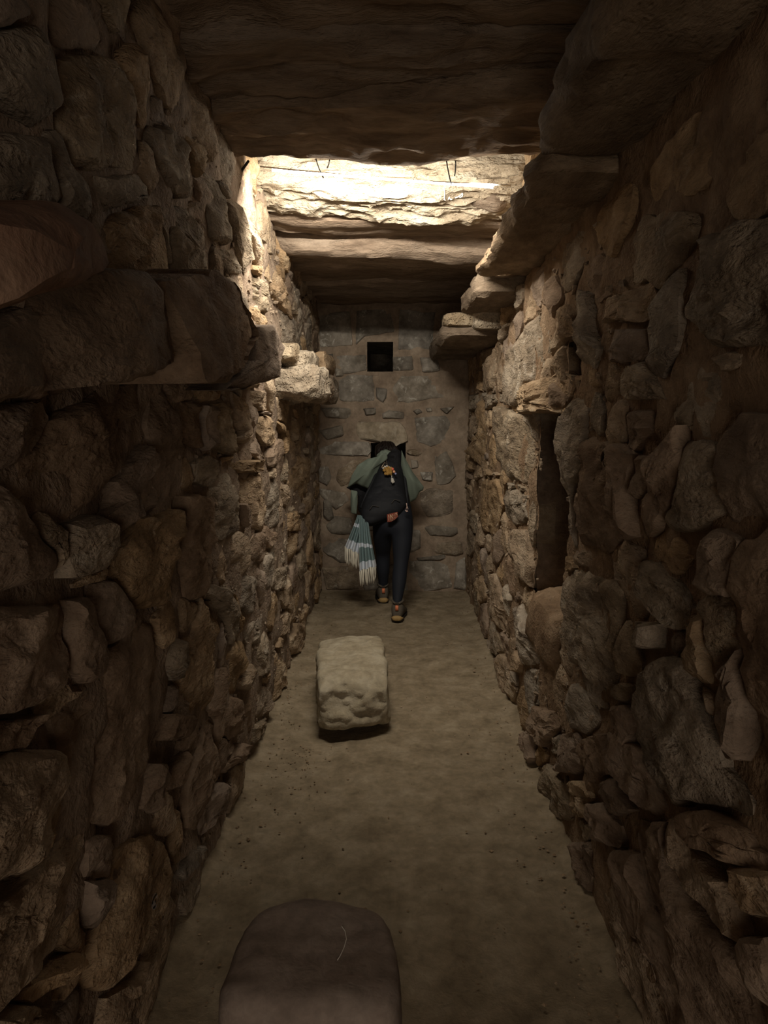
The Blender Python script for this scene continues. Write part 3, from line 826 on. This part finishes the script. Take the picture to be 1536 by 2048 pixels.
if mb.V: mb.build('chalk_writing', M_CHALK, lit)

# ---- wall behind the photographer, with the entrance that lets the daylight in
mb = MB()
mb.box((-0.75, -2.5, 1.55), (0.30, 0.08, 1.65)); mb.box((0.90, -2.5, 1.55), (0.20, 0.08, 1.65)); mb.box((0.12, -2.5, 2.75), (0.6, 0.08, 0.45))
o = mb.build('wall_entrance', M_MORTAR, None, smooth=False); tag(o, 'stone wall with the entrance doorway behind the viewer', kind='structure')

# small painted mark on a lower left stone
best = None
for P, o in left_stones:
    A, c = area_c(P); q = np.array(FL.uv(309, 1805))
    x, y = P[:, 0], P[:, 1]; j = len(P) - 1; ins = False
    for i in range(len(P)):
        if ((y[i] > q[1]) != (y[j] > q[1])) and q[0] < (x[j] - x[i]) * (q[1] - y[i]) / (y[j] - y[i] + 1e-12) + x[i]: ins = not ins
        j = i
    if ins: best = o
bpy.context.view_layer.update()
if best is not None:
    q = [on_surface(309.5 + 6.5 * math.cos(t) - 3 * math.sin(t) * .6, 1803 + 17 * math.sin(t), best, 0.0015) for t in np.arange(14) / 14 * 6.2832] + [on_surface(309.5, 1803, best, 0.0015)]
    if all(p is not None for p in q): mesh_from('pale_paint_patch', q, [(i, (i + 1) % 14, 14) for i in range(14)], M_PAINTW, best)
    mb = MB(); stroke(mb, [(313, 1788), (309, 1794), (306, 1801), (304.5, 1808)], best, 0.0016); stroke(mb, [(311.5, 1799), (310.2, 1804.5)], best, 0.0014); stroke(mb, [(309.5, 1812), (308, 1815), (306.5, 1816.5)], best, 0.0030)
    if mb.V: mb.build('painted_mark', M_PAINT, best)

# ------------------------------------------------------------------ stone blocks on the floor
def blk(a, b, c):
    s = (a + 1) / 2; t = (b + 1) / 2
    y = 3.60 + 0.93 * t + 0.05 * (1 - s) * 0 + 0.06 * s
    xl = -0.385 - 0.10 * t; xr = -0.012 - 0.06 * t
    x = xl + (xr - xl) * s
    ztop = 0.285 + 0.02 * np.sin(t * 3.0) - 0.05 * np.clip((0.45 - s) * t * 1.6, 0, 1) - 0.03 * np.clip(1 - t * 6, 0, 1)
    zb = 0.055 * np.clip(1 - t * 2.2, 0, 1) + 0.012 * (1 - s) * 0
    y = y - 0.05 * (c * 0.5 + .5) * np.clip(1 - t * 4, 0, 1) * -1.2
    return (x, y, zb + (ztop - zb) * (c + 1) / 2)
o = rock('stone_block', blk, M_BLOCK, None, n=(26, 40, 18), k=11, rough=0.012, freq=6, seed=61, ridge=0.006)
def rough_front(o):
    me = o.data; V = np.array([v.co[:] for v in me.vertices]) + np.array(o.location)
    w = np.clip((3.80 - V[:, 1]) / 0.12, 0, 1)
    V[:, 1] += w * (0.018 * ridged(V * np.array([7, 7, 13]), 4, 4) + 0.016 * fbm(V * 16, 8, 4))
    V -= np.array(o.location); me.vertices.foreach_set('co', V.reshape(-1)); me.update()
rough_front(o)
tag(o, 'pale squared stone block lying on the floor mid passage', 'block')
def blk2(a, b, c):
    s = (a + 1) / 2; t = (b + 1) / 2
    w = 1 - 0.16 * np.clip((t - .45) / .55, 0, 1) ** 1.5
    x = -0.210 + 0.228 * a * w + 0.0 * t
    y = 1.60 + 0.40 * t - 0.05 * np.abs(a) ** 2 * t
    return (x, y, 0.0 + 0.265 * (c + 1) / 2 - 0.010 * (c + 1) / 2 * a)
o = rock('stone_block', blk2, M_BLOCK2, None, n=(24, 22, 12), k=8, rough=0.010, freq=5, seed=62, ridge=0.003)
tag(o, 'low mauve brown stone block in the near foreground, chalk scratched', 'block')
bpy.context.view_layer.update()
mb = MB(); stroke(mb, [(683, 1852), (690, 1862), (693, 1878), (688, 1895), (680, 1912), (675, 1920)], o, 0.0012)
if mb.V: mb.build('chalk_scratch', M_CHALK, o)

# loose pebbles on the earth floor
mb = MB(); r = random.Random(9)
for q in range(750):
    if r.random() < .55: x = random.choice([-1, 1]) * (0.66 - abs(r.gauss(0, .10))); y = r.uniform(1.6, 6.8)
    else: x = r.uniform(-.65, .65); y = r.uniform(1.7, 6.8)
    if r.random() < .12: x, y = r.gauss(-.45, .08), r.gauss(3.35, .22)
    s = r.uniform(.002, .0055) * (1.6 if r.random() < .08 else 1)
    if -0.5 < x < 0.05 and 3.55 < y < 4.65: continue
    V = np.array([(1, 0, 0), (-1, 0, 0), (0, 1, 0), (0, -1, 0), (0, 0, 1), (0, 0, -1)], float) * s * np.array([r.uniform(.8, 1.5), r.uniform(.8, 1.5), .7])
    mb.add(np.array([x, y, 0.002]) + V, [(0, 2, 4), (2, 1, 4), (1, 3, 4), (3, 0, 4), (2, 0, 5), (1, 2, 5), (3, 1, 5), (0, 3, 5)])
o = mb.build('loose_pebbles', M_TAN, floor, smooth=False); o['kind'] = 'stuff'

# ------------------------------------------------------------------ LED strip under the ceiling
M_LED, nt, b = nodes_of('white_led')
b.inputs['Emission Color'].default_value = (1.0, 0.91, 0.77, 1); b.inputs['Emission Strength'].default_value = 14.0; M_LED.cycles.emission_sampling = 'NONE'
M_TUBE = plain('clear_yellowed_tube', (0.85, 0.80, 0.68), 0.4)
M_WIRE = plain('black_wire', (0.02, 0.018, 0.016), 0.6)
pa, pb = ony(520, 333, 3.47), ony(1022, 371, 3.47)
led = empty('led_strip', ((pa + pb) / 2).tolist())
tag(led, 'glowing white LED strip slung across the passage under the ceiling', 'light strip')
mb = MB(); dirv = (pb - pa); Ls = np.linalg.norm(dirv); dirv = dirv / Ls
line = lambda t: pa + (pb - pa) * t + np.array([0, 0, -0.010 * math.sin(math.pi * t)])
mb.tube([line(t) for t in np.linspace(0, 1, 24)], 0.0035, 8); mb.build('strip_backing', M_TUBE, led)
mb = MB()
for t in np.linspace(0.05, 0.93, 88): mb.box(line(t) + np.array([0, 0.0055, -0.0035]), (0.0045, 0.0022, 0.0028))
mb.build('led_row', M_LED, led, smooth=False)
for (x0, y0, x1, y1, x2, y2) in ((632, 318, 637, 338, 647, 356), (659, 320, 658, 330, 654, 336), (893, 322, 897, 348, 903, 370), (911, 322, 912, 338, 909, 352)):
    mb = MB(); q = [ony(x0, y0, 3.40), ony(x1, y1, 3.455), ony(x2, y2, 3.47)]
    q = [q[0] * (1 - t) ** 2 + 2 * q[1] * t * (1 - t) + q[2] * t * t for t in np.linspace(0, 1, 8)]
    mb.tube(q, 0.003, 6); mb.build('tie_wire', M_WIRE, led)
mb = MB(); mb.tube([ony(497, 322, 3.44), ony(480, 346, 3.5), ony(466, 376, 3.56)], 0.006, 7); mb.build('feed_cable', M_WIRE, led)
ld = bpy.data.lights.new('led_strip_light', 'AREA'); ld.shape = 'RECTANGLE'; ld.size = Ls * 0.88; ld.size_y = 0.012
ld.energy = LED_POWER; ld.color = (1.0, 0.91, 0.77)
lo = bpy.data.objects.new('led_strip_light', ld); COL.objects.link(lo)
zz = -np.array([0, math.cos(math.radians(34)), -math.sin(math.radians(34))]); xx = dirv - zz * np.dot(dirv, zz); xx /= np.linalg.norm(xx); yy = np.cross(zz, xx)
pc = line(0.49) + np.array([0, 0.011, -0.005])
lo.matrix_world = Matrix(((xx[0], yy[0], zz[0], pc[0]), (xx[1], yy[1], zz[1], pc[1]), (xx[2], yy[2], zz[2], pc[2]), (0, 0, 0, 1)))

# light that leaves the clear tube backwards and down
lg = bpy.data.lights.new('led_strip_glow', 'AREA'); lg.shape = 'RECTANGLE'; lg.size = Ls * 0.88; lg.size_y = 0.010
lg.energy = BACK_GLOW; lg.color = (1.0, 0.91, 0.77)
lgo = bpy.data.objects.new('led_strip_glow', lg); COL.objects.link(lgo)
zz = -np.array([0, -math.cos(math.radians(15)), -math.sin(math.radians(15))]); xx = dirv - zz * np.dot(dirv, zz); xx /= np.linalg.norm(xx); yy = np.cross(zz, xx)
pc = line(0.49) + np.array([0, -0.006, -0.005])
lgo.matrix_world = Matrix(((xx[0], yy[0], zz[0], pc[0]), (xx[1], yy[1], zz[1], pc[1]), (xx[2], yy[2], zz[2], pc[2]), (0, 0, 0, 1)))
lgo.visible_camera = True

# ------------------------------------------------------------------ the visitor
M_SKIN = plain('skin', (0.45, 0.27, 0.19), 0.6)
M_LEG = plain('black_leggings', (0.010, 0.012, 0.018), 0.75, 0.15, 400)
M_TOP = plain('black_top', (0.010, 0.010, 0.012), 0.85, 0.2, 300)
M_HAIR = plain('dark_brown_hair', (0.014, 0.009, 0.007), 0.5, 0.6, 90)
M_GREEN = plain('sage_green_knit', (0.155, 0.19, 0.155), 0.9, 0.3, 500, var=0.15)
M_PACK = plain('black_nylon', (0.011, 0.012, 0.015), 0.7, 0.2, 350)
M_PIPE = plain('dark_grey_piping', (0.05, 0.045, 0.04), 0.7)
M_TEAL = plain('teal_grey_weave', (0.15, 0.215, 0.225), 0.9, 0.4, 500, var=0.35)
M_WHITE = plain('pale_blue_weave', (0.55, 0.60, 0.67), 0.9, 0.4, 500, var=0.15)
M_CREAM = plain('cream_fringe', (0.60, 0.57, 0.48), 0.9)
M_SHOE = plain('grey_brown_suede', (0.085, 0.072, 0.055), 0.9, 0.3, 300, var=0.2)
M_GUM = plain('tan_gum_sole', (0.33, 0.22, 0.09), 0.7)
M_DSOLE = plain('dark_outsole', (0.03, 0.026, 0.022), 0.8)
M_ORANGE = plain('orange_pull_tab', (0.62, 0.20, 0.10), 0.7)

person = empty('person', (0.0, 6.1, 0.0))
tag(person, 'person in black leggings leaning into the wall opening, seen from behind', 'person')

def skin_body():
    V = []; R = []; Ed = []
    def v(p, r, par=None):
        V.append(p); R.append(r if hasattr(r, '__len__') else (r, r)); i = len(V) - 1
        if par is not None: Ed.append((par, i))
        return i
    pel = v((0.0, 6.18, 0.84), (.135, .115))
    wa = v((-.01, 6.27, 0.98), (.125, .09), pel)
    ch = v((-.03, 6.43, 1.14), (.145, .10), wa)
    nb = v((-.045, 6.57, 1.245), (.085, .07), ch)
    nk = v((-.055, 6.65, 1.29), .05, nb)
    hd = v((-.062, 6.72, 1.335), (.078, .085), nk)
    fc = v((-.065, 6.79, 1.355), (.062, .07), hd)
    for s, kn, an, hl, toe in ((1, (.068, 6.06, .44), (.033, 5.84, .12), (.033, 5.82, .06), (.036, 5.99, .03)), (-1, (-.088, 6.40, .45), (-.085, 6.435, .12), (-.085, 6.43, .06), (-.095, 6.59, .03))):
        hp = v((.088 * s, 6.165 if s > 0 else 6.21, .745), (.110, .108), pel)
        md = v(tuple((np.array(V[hp]) * .5 + np.array(kn) * .5)), .090, hp)
        k = v(kn, .066, md)
        cf = v(tuple(np.array(kn) * .62 + np.array(an) * .38 + np.array([0, -.018, 0])), .066, k)
        lo_ = v(tuple(np.array(kn) * .22 + np.array(an) * .78), .046, cf)
        a = v(an, .036, lo_); h = v(hl, .034, a); t = v(toe, .026, h)
    for s in (1, -1):
        sh = v((-.04 + .135 * s, 6.52, 1.205), .062, ch)
        el = v((-.045 + .25 * s, 6.60, 1.06), .045, sh)
        wr = v((-.045 + .15 * s, 6.78, 1.08), .028, el)
        pm = v((-.045 + .12 * s, 6.83, 1.09), (.034, .018), wr)
        for q, (dx, L_) in enumerate(((-.026, .060), (-.009, .070), (.009, .066), (.025, .052))):
            b_ = v((-.045 + .12 * s + dx, 6.875, 1.10), .0095, pm)
            m_ = v((-.045 + .12 * s + dx * 1.15, 6.875 + L_ * .5, 1.10), .0085, b_)
            v((-.045 + .12 * s + dx * 1.2, 6.875 + L_, 1.095), .0075, m_)
        t1 = v((-.045 + .12 * s - .034 * s, 6.84, 1.10), .010, pm)
        v((-.045 + .12 * s - .055 * s, 6.87, 1.12), .009, t1)
    me = bpy.data.meshes.new('body'); me.from_pydata(V, Ed, []); me.update()
    o = bpy.data.objects.new('body', me); COL.objects.link(o)
    md = o.modifiers.new('skin', 'SKIN'); md.use_smooth_shade = True
    lay = me.skin_vertices[0].data
    for i, r_ in enumerate(R): lay[i].radius = r_; lay[i].use_root = (i == 0)
    sd = o.modifiers.new('sub', 'SUBSURF'); sd.levels = 2; sd.render_levels = 2
    bpy.context.view_layer.update()
    dg = bpy.context.evaluated_depsgraph_get(); ev = o.evaluated_get(dg); m2 = bpy.data.meshes.new_from_object(ev)
    bpy.data.objects.remove(o)
    W = np.array([q.co[:] for q in m2.vertices]); F = [tuple(p.vertices) for p in m2.polygons]
    # flatten the seat a little into two rounded halves, and give the face a nose and brow
    d = np.abs(W[:, 0]); sel = (W[:, 2] > .66) & (W[:, 2] < .90) & (W[:, 1] < 6.2)
    W[sel, 1] += 0.018 * np.exp(-(d[sel] / .018) ** 2)
    sel = (W[:, 2] > .70) & (W[:, 2] < .86) & (W[:, 1] < 6.2)
    W[sel, 1] -= 0.022 * np.exp(-((d[sel] - .075) / .05) ** 2) * np.exp(-((W[sel, 2] - .775) / .06) ** 2)
    sel = (W[:, 1] > 6.80) & (W[:, 2] > 1.30)
    W[sel, 1] += 0.018 * np.exp(-((W[sel, 0] + .065) / .014) ** 2 - ((W[sel, 2] - 1.345) / .018) ** 2)
    ob = mesh_from('body', W, F, [M_TOP, M_LEG, M_SKIN], person)
    mi = []
    for f in F:
        c = W[list(f)].mean(0)
        if c[2] > 1.255 and c[1] > 6.60 and abs(c[0] + .06) < .11: mi.append(2)
        elif c[1] > 6.775 and c[2] > 1.1: mi.append(2)
        elif c[2] < 0.93 - (c[1] - 6.18) * .5 and c[1] < 6.75: mi.append(1)
        else: mi.append(0)
    ob.data.polygons.foreach_set('material_index', mi)
    return ob
body = skin_body()

# hair: cap with strands
mb = MB(); mb.ball((-.062, 6.715, 1.352), (.108, .095, .100), 22)
V = np.array(mb.V); dn = V - np.array([-.062, 6.715, 1.352])
V = V + dn * (0.10 * vnoise(V * 30, 3) + 0.08 * vnoise(V * np.array([70, 20, 20]), 5))[:, None]
mb.V = V.tolist()
r = random.Random(4)
for q in range(46):
    a = r.uniform(-2.6, -0.5); e = r.uniform(.1, 1.3)
    c = np.array([-.062, 6.715, 1.352]); pts = []
    for t in np.linspace(0, 1, 7):
        ee = e - t * .9; pts.append(c + np.array([.112 * math.cos(a) * math.cos(ee), .100 * math.sin(a) * math.cos(ee), .106 * math.sin(ee)]) * (1.0 + .03 * math.sin(q + 5 * t)))
        a += r.uniform(-.05, .08)
    mb.tube(pts, [.003, .005, .006, .006, .005, .004, .002], 5)
mb.build('hair', M_HAIR, person)

# shoes: lofted along the foot
def loft(sections, nseg=14):
    V = []; F = []
    for (y, xc, hw, zb, zt, pw) in sections:
        for k in range(nseg):
            q = 2 * math.pi * k / nseg; ca, sa = math.cos(q), math.sin(q)
            x = xc + hw * math.copysign(abs(ca) ** pw, ca); z = (zb + zt) / 2 + (zt - zb) / 2 * math.copysign(abs(sa) ** pw, sa); V.append((x, y, z))
    n = nseg
    for i in range(len(sections) - 1):
        for k in range(n): F.append((i * n + k, (i + 1) * n + k, (i + 1) * n + (k + 1) % n, i * n + (k + 1) % n))
    F.append(tuple(range(n))); F.append(tuple((len(sections) - 1) * n + k for k in range(n))[::-1])
    return V, F
def shoe(x, y, ang, lift):
    root = empty('shoe', (x, y, 0.0)); root.parent = person; root.location = (x - person.location.x, y - person.location.y, 0)
    ca, sa = math.cos(ang), math.sin(ang)
    def put(name, V, F, mat):
        V = np.array(V) * 1.24; V = np.stack([x + V[:, 0] * ca - V[:, 1] * sa, y + V[:, 0] * sa + V[:, 1] * ca, V[:, 2] + lift * np.clip((.16 - V[:, 1]) / .16, 0, 1)], -1)
        me = mesh_from(name, V, F, mat, None); me.parent = root; me.location = Vector(me.location) - Vector((x, y, 0)); return me
    put('upper', *loft([(-.012, 0, .020, .030, .060, .8), (0, 0, .034, .024, .115, .7), (.02, 0, .040, .022, .128, .7), (.05, 0, .043, .022, .122, .7), (.09, 0, .044, .02, .105, .75), (.14, .002, .048, .018, .078, .8), (.19, .004, .048, .016, .060, .85), (.235, .006, .036, .016, .045, .9), (.25, .006, .015, .02, .034, 1)]), M_SHOE)
    put('sole', *loft([(-.018, 0, .018, .006, .026, .6), (-.004, 0, .036, .002, .034, .5), (.03, 0, .043, .0, .030, .5), (.09, 0, .042, .0, .024, .5), (.15, .002, .050, .0, .024, .5), (.21, .005, .048, .0, .024, .5), (.255, .007, .026, .004, .026, .6)]), M_DSOLE)
    put('heel_bumper', *loft([(-.022, 0, .020, .012, .036, .7), (-.012, 0, .033, .010, .046, .7), (.012, 0, .041, .010, .034, .7), (.035, 0, .0435, .012, .026, .7)]), M_GUM)
    mb = MB(); mb.tube([(.0 + .036 * math.sin(t), .045 - .050 * math.cos(t), .122 + .014 * abs(math.sin(t))) for t in np.linspace(-2.4, 2.4, 16)], .0075, 8); put('collar', mb.V, mb.F, M_SHOE)
    mb = MB(); mb.box((0, -.012, .098), (.010, .005, .017)); put('pull_tab', mb.V, mb.F, M_ORANGE)
    mb = MB(); mb.tube([(-.011, -.006, .127), (0, -.014, .131), (.011, -.006, .127)], .004, 6); put('heel_loop', mb.V, mb.F, M_ORANGE if 0 else M_PIPE)
shoe(.036, 5.795, -.10, 0.004)
shoe(-.085, 6.395, .10, 0.0)

# cloth pieces cut from outlines lying on a plane in space, with folds and thickness
def cloth(name, px, plane_y, mat, parent, fold=0.02, ff=60.0, dirx=(1, 0.25), bulge=0.03, thick=0.006, seed=0, lean=0.0):
    f = lambda p: hit(p[0], p[1], (0, plane_y, 1.1), (0, 1, lean))
    P = resample([tuple(p) for p in px], 3.0, 30, 80); c = P.mean(0); n = len(P); R = 9
    rows = []
    for i in range(R):
        t = 1 - i / R; rows.append(c + (P - c) * t)
    V = []
    for side in (0, 1):
        for i, row in enumerate(rows):
            t = 1 - i / R
            for p in row:
                w = f(p); s = (p[0] * dirx[0] + p[1] * dirx[1])
                wob = fold * (math.sin(s / 6.0 + seed) * .6 + math.sin(s / 2.7 + seed * 2 + p[1] * .05) * .35)
                w = w + np.array([0, -(bulge * (1 - t * t) + wob) + (thick if side else 0), 0]); V.append(w)
        w = f(c); V.append(w + np.array([0, -bulge + (thick if side else 0), 0]))
    m = R * n + 1; F = []
    for side in (0, 1):
        b = side * m
        for i in range(R - 1):
            for j in range(n):
                q = (b + i * n + j, b + i * n + (j + 1) % n, b + (i + 1) * n + (j + 1) % n, b + (i + 1) * n + j); F.append(q if side == 0 else q[::-1])
        for j in range(n):
            q = (b + (R - 1) * n + j, b + (R - 1) * n + (j + 1) % n, b + R * n); F.append(q if side == 0 else q[::-1])
    for j in range(n): F.append((j, m + j, m + (j + 1) % n, (j + 1) % n))
    return mesh_from(name, V, F, mat, parent)
sweater = empty('sweater', (0, 6.4, 1.0)); sweater.parent = person; sweater.location = Vector((0, 6.4, 1.0)) - person.location
class _Par: pass
def sub(o, root):
    o.parent = root; o.location = Vector(o.location) - (Vector(root.location) + (root.parent.location if root.parent else Vector((0, 0, 0))))
    return o
sub(cloth('sweater_panel', [(765, 906), (752, 914), (735, 918), (716, 930), (704, 950), (695, 975), (712, 967), (726, 973), (737, 978), (745, 970), (753, 950), (762, 930), (775, 918), (774, 908)], 6.36, M_GREEN, None, 0.014, bulge=.05, seed=1, dirx=(1, .5), lean=.35), sweater)
sub(cloth('sweater_panel', [(803, 900), (812, 920), (826, 945), (848, 974), (846, 981), (839, 984), (831, 999), (818, 1007), (811, 996), (806, 962), (802, 930)], 6.36, M_GREEN, None, 0.014, bulge=.05, seed=2.2, dirx=(1, -.35), lean=.35), sweater)
sub(cloth('sleeve_cuff', [(702, 980), (715, 983), (715, 1004), (713, 1028), (702, 1027), (701, 1000)], 6.40, M_GREEN, None, 0.008, bulge=.03, seed=3, thick=.02), sweater)
sub(cloth('sweater_lining', [(693, 975), (712, 966), (730, 972), (742, 982), (735, 1010), (724, 1030), (716, 1020), (716, 990), (706, 984)], 6.45, M_TOP, None, 0.010, bulge=.03, seed=4, thick=.02, lean=.3), sweater)
mb = MB()
for k in range(3):
    pts = []
    for t in np.linspace(0, 1, 14):
        x = 756 + 28 * t; y = 921 - 12 * math.sin(t * 2.2 + .3) + 5 * math.sin(6.3 * t * 1.3 + k * 2.1)
        pts.append(ony(x, y, 6.40 + .016 * math.cos(6.3 * t * 1.3 + k * 2.1)))
    mb.tube(pts, [.012 + .014 * math.sin(math.pi * (.12 + .8 * t)) for t in np.linspace(0, 1, 14)], 8)
sub(mb.build('sweater_knot', M_GREEN, None), sweater)

# ------------------------------------------------------------------ backpack, worn on the back
pk = empty('backpack', (-0.05, 6.12, 0.80)); tag(pk, 'black soft backpack hung with charms on the leaning person', 'backpack')
def pack_shape(name, px, y0, lean, bulge, mat, depth=.04, seed=0, p=2.6, wr=.010):
    f = lambda q: hit(q[0], q[1], (0, y0, .82), (0, 1, -lean))
    P = smooth_poly(resample(px, 2.5, 40, 90), 2); c = P.mean(0); n = len(P); R = 12; V = []; F = []
    nrm = np.array([0, -1, lean]); nrm /= np.linalg.norm(nrm)
    ts = [1.0] + [1 - (i / R) ** 1.2 for i in range(R)]
    for i, t in enumerate(ts):
        for q in (c + (P - c) * t):
            w = f(q); h = -depth if i == 0 else bulge * (1 - t ** p) ** .6
            h += wr * (fbm(w * np.array([9, 9, 22]), seed, 3)) * (i > 0) * min(1, (1 - t) * 5 + .2)
            V.append(w + nrm * h)
    V.append(f(c) + nrm * bulge)
    for i in range(len(ts) - 1):
        for j in range(n): F.append((i * n + j, i * n + (j + 1) % n, (i + 1) * n + (j + 1) % n, (i + 1) * n + j))
    for j in range(n): F.append(((len(ts) - 1) * n + j, (len(ts) - 1) * n + (j + 1) % n, len(V) - 1))
    return mesh_from(name, V, F, mat, pk), f, nrm
LEAN = 0.62
_, pf, pn = pack_shape('pack_body', [(776, 912), (790, 904), (803, 908), (806, 935), (808, 965), (813, 995), (815, 1010), (800, 1028), (770, 1040), (742, 1050), (726, 1046), (720, 1030), (724, 1008), (738, 980), (750, 955), (760, 930)], 6.10, LEAN, .11, M_PACK, seed=3)
pack_shape('front_pocket', [(737, 985), (765, 972), (800, 972), (811, 992), (814, 1008), (800, 1026), (770, 1038), (742, 1048), (727, 1044), (722, 1028), (728, 1004)], 6.045, LEAN, .07, M_PACK, depth=.05, seed=6, wr=.007)
pack_shape('hood', [(768, 925), (775, 908), (790, 898), (803, 904), (806, 928), (805, 948), (790, 952), (778, 940)], 6.06, LEAN, .07, M_TOP, depth=.03, seed=9, wr=.03, p=2.0)
off = 0.155
surf = lambda x, y, o_=off: pf((x, y)) + pn * o_
for q in ([(740, 1031), (746, 1023), (758, 1026)], [(783, 1019), (789, 1011), (800, 1014)]):
    mb = MB(); mb.tube([surf(*a, .125) for a in q], .0035, 6); mb.build('reflective_chevron', M_PIPE, pk)
mb = MB(); mb.tube([surf(763, 952), surf(770, 941)], .005, 6); mb.tube([surf(770, 941), surf(775, 947), surf(772, 936)], .003, 6); mb.build('zip_pull', plain('brass_zip', (.30, .24, .18), .4, metal=.6), pk)
mb = MB(); r = random.Random(2)
for q in range(26): mb.ball(surf(768 + r.uniform(0, 15), 952 + r.uniform(0, 14), off + r.uniform(0, .015)), r.uniform(.008, .016), 7)
mb.build('tassel_charm', plain('ochre_pompom', (.33, .19, .05), .9, .5, 200), pk)
mb = MB()
for q in range(9): mb.ball(surf(766 + 1.9 * q, 955 - 4.2 * math.sin(q / 8 * 3.1) + r.uniform(-1, 1), off + .015), .007, 6)
mb.build('shell_beads', plain('white_beads', (.55, .53, .48), .5), pk)
for (x, y, c_, rr) in ((785, 956, (.65, .14, .10), .014), (788, 961, (.75, .38, .22), .012), (791, 965, (.30, .30, .50), .010)):
    mb = MB(); mb.ball(surf(x, y, off + .012), rr, 8); mb.build('charm_bead', plain('charm_bead_colour', c_, .6), pk)
mb = MB(); mb.box(surf(783.5, 970, off), (.003, .003, .012)); 
a, b2, c2, d2 = surf(782.5, 972), surf(786, 972), surf(789.5, 980), surf(782, 979); e2 = surf(785, 983)
mb.add([a, b2, c2, e2, d2] + [q + np.array([0, .006, 0]) for q in (a, b2, c2, e2, d2)], [(0, 1, 2, 3, 4), (9, 8, 7, 6, 5), (0, 5, 6, 1), (1, 6, 7, 2), (2, 7, 8, 3), (3, 8, 9, 4), (4, 9, 5, 0)])
mb.build('pale_charm', plain('pale_charm_shell', (.50, .48, .43), .6), pk)
# straps round the sides
for q in ([(803, 925), (809, 950), (813, 985), (815, 1010)], [(757, 935), (745, 965), (732, 990), (722, 1015)]):
    mb = MB(); mb.tube([pf(a) + pn * -.01 for a in q], .014, 8); mb.build('shoulder_strap', M_PACK, pk)
# woven purse dangling below
ppx = lambda x, y: ony(x, y, 6.015)
pu = MB(); o4 = [(774, 1029), (795, 1024), (796, 1033), (790, 1039), (783, 1043), (775, 1044)]
Q = [ppx(*a) for a in o4]; k = len(Q)
pu.add(Q + [q + np.array([0, .014, 0]) for q in Q], [tuple(range(k))[::-1], tuple(range(k, 2 * k))] + [(i, (i + 1) % k, k + (i + 1) % k, k + i) for i in range(k)])
purse = pu.build('woven_purse', plain('red_woven_cloth', (.22, .060, .040), .9, .4, 300), pk, smooth=False)
mb = MB()
for pts in ([(777, 1030), (778, 1035), (777, 1042)], [(781, 1029), (782, 1042)], [(781, 1030), (785, 1036), (788, 1039), (783, 1041)], [(784, 1029), (787, 1032), (785, 1036)], [(791, 1027), (788, 1031), (792, 1033), (789, 1036)], [(793, 1026), (794.5, 1031)]):
    mb.tube([ppx(*a) + np.array([0, -.001, 0]) for a in pts], .0032, 5)
o = mb.build('woven_pattern', plain('cream_woven_yarn', (.52, .40, .27), .9), None); sub(o, purse)
mb = MB(); mb.tube([ppx(813, 1006), ppx(814, 1013), ppx(812, 1019)], .004, 6); mb.tube([ppx(814, 1013), ppx(816, 1018), ppx(814, 1022)], .004, 6); mb.tube([ppx(811, 1020), ppx(813, 1023), ppx(816, 1022)], .006, 6)
mb.build('pink_cord_charm', plain('pink_cord', (.45, .33, .29), .8), pk)

# ------------------------------------------------------------------ scarf hanging from the pack
sf = empty('scarf', ony(720, 1040, 6.02).tolist()); tag(sf, 'teal and pale striped scarf with cream fringe hanging from the backpack', 'scarf')
def scarf_panel(tl, tr, bl_, br, bands, yb, seed, name):
    ns, ntt = 26, 40; V = []; F = []; M = []
    for j in range(ntt + 1):
        t = j / ntt
        for i in range(ns + 1):
            s = i / ns
            a = np.array(tl) * (1 - t) + np.array(bl_) * t; b_ = np.array(tr) * (1 - t) + np.array(br) * t
            p = a * (1 - s) + b_ * s; p[0] += 1.2 * math.sin(t * 3 + seed) 
            w = ony(p[0], p[1], yb) + np.array([0, (.010 + .020 * t) * math.sin(s * 15 + seed + .6 * t) - .02 * t, 0]); V.append(w)
    for j in range(ntt):
        for i in range(ns):
            q = j * (ns + 1) + i; F.append((q, q + 1, q + ns + 2, q + ns + 1)); tt = (j + .5) / ntt
            M.append(1 if any(a <= tt <= b for a, b in bands) else 0)
    m = len(V); V2 = [q + np.array([0, .005, 0]) for q in V]; F2 = [tuple(m + x for x in f[::-1]) for f in F]
    o = mesh_from(name, V + V2, F + F2, [M_TEAL, M_WHITE], sf); o.data.polygons.foreach_set('material_index', M + M)
    mb = MB(); r = random.Random(seed * 10)
    for q in range(17):
        s = (q + .5) / 17; i = int(s * ns); p0 = V[ntt * (ns + 1) + i]
        L_ = r.uniform(.11, .145); sw = r.uniform(-.010, .010)
        mb.tube([p0, p0 + np.array([sw * .3, -.003, -L_ * .4]), p0 + np.array([sw * .8, 0, -L_ * .8]), p0 + np.array([sw, .0, -L_])], [.0035, .0040, .0042, .0028], 5)
    mb.build('fringe', M_CREAM, sf)
scarf_panel((714, 1030), (727, 1032), (691, 1093), (718, 1106), [(.26, .36), (.76, 1.0)], 6.06, 1, 'scarf_panel')
scarf_panel((720, 1030), (738, 1046), (719, 1140), (752, 1131), [(.50, .58), (.86, 1.0)], 6.02, 4, 'scarf_panel')
bpy.context.view_layer.update()
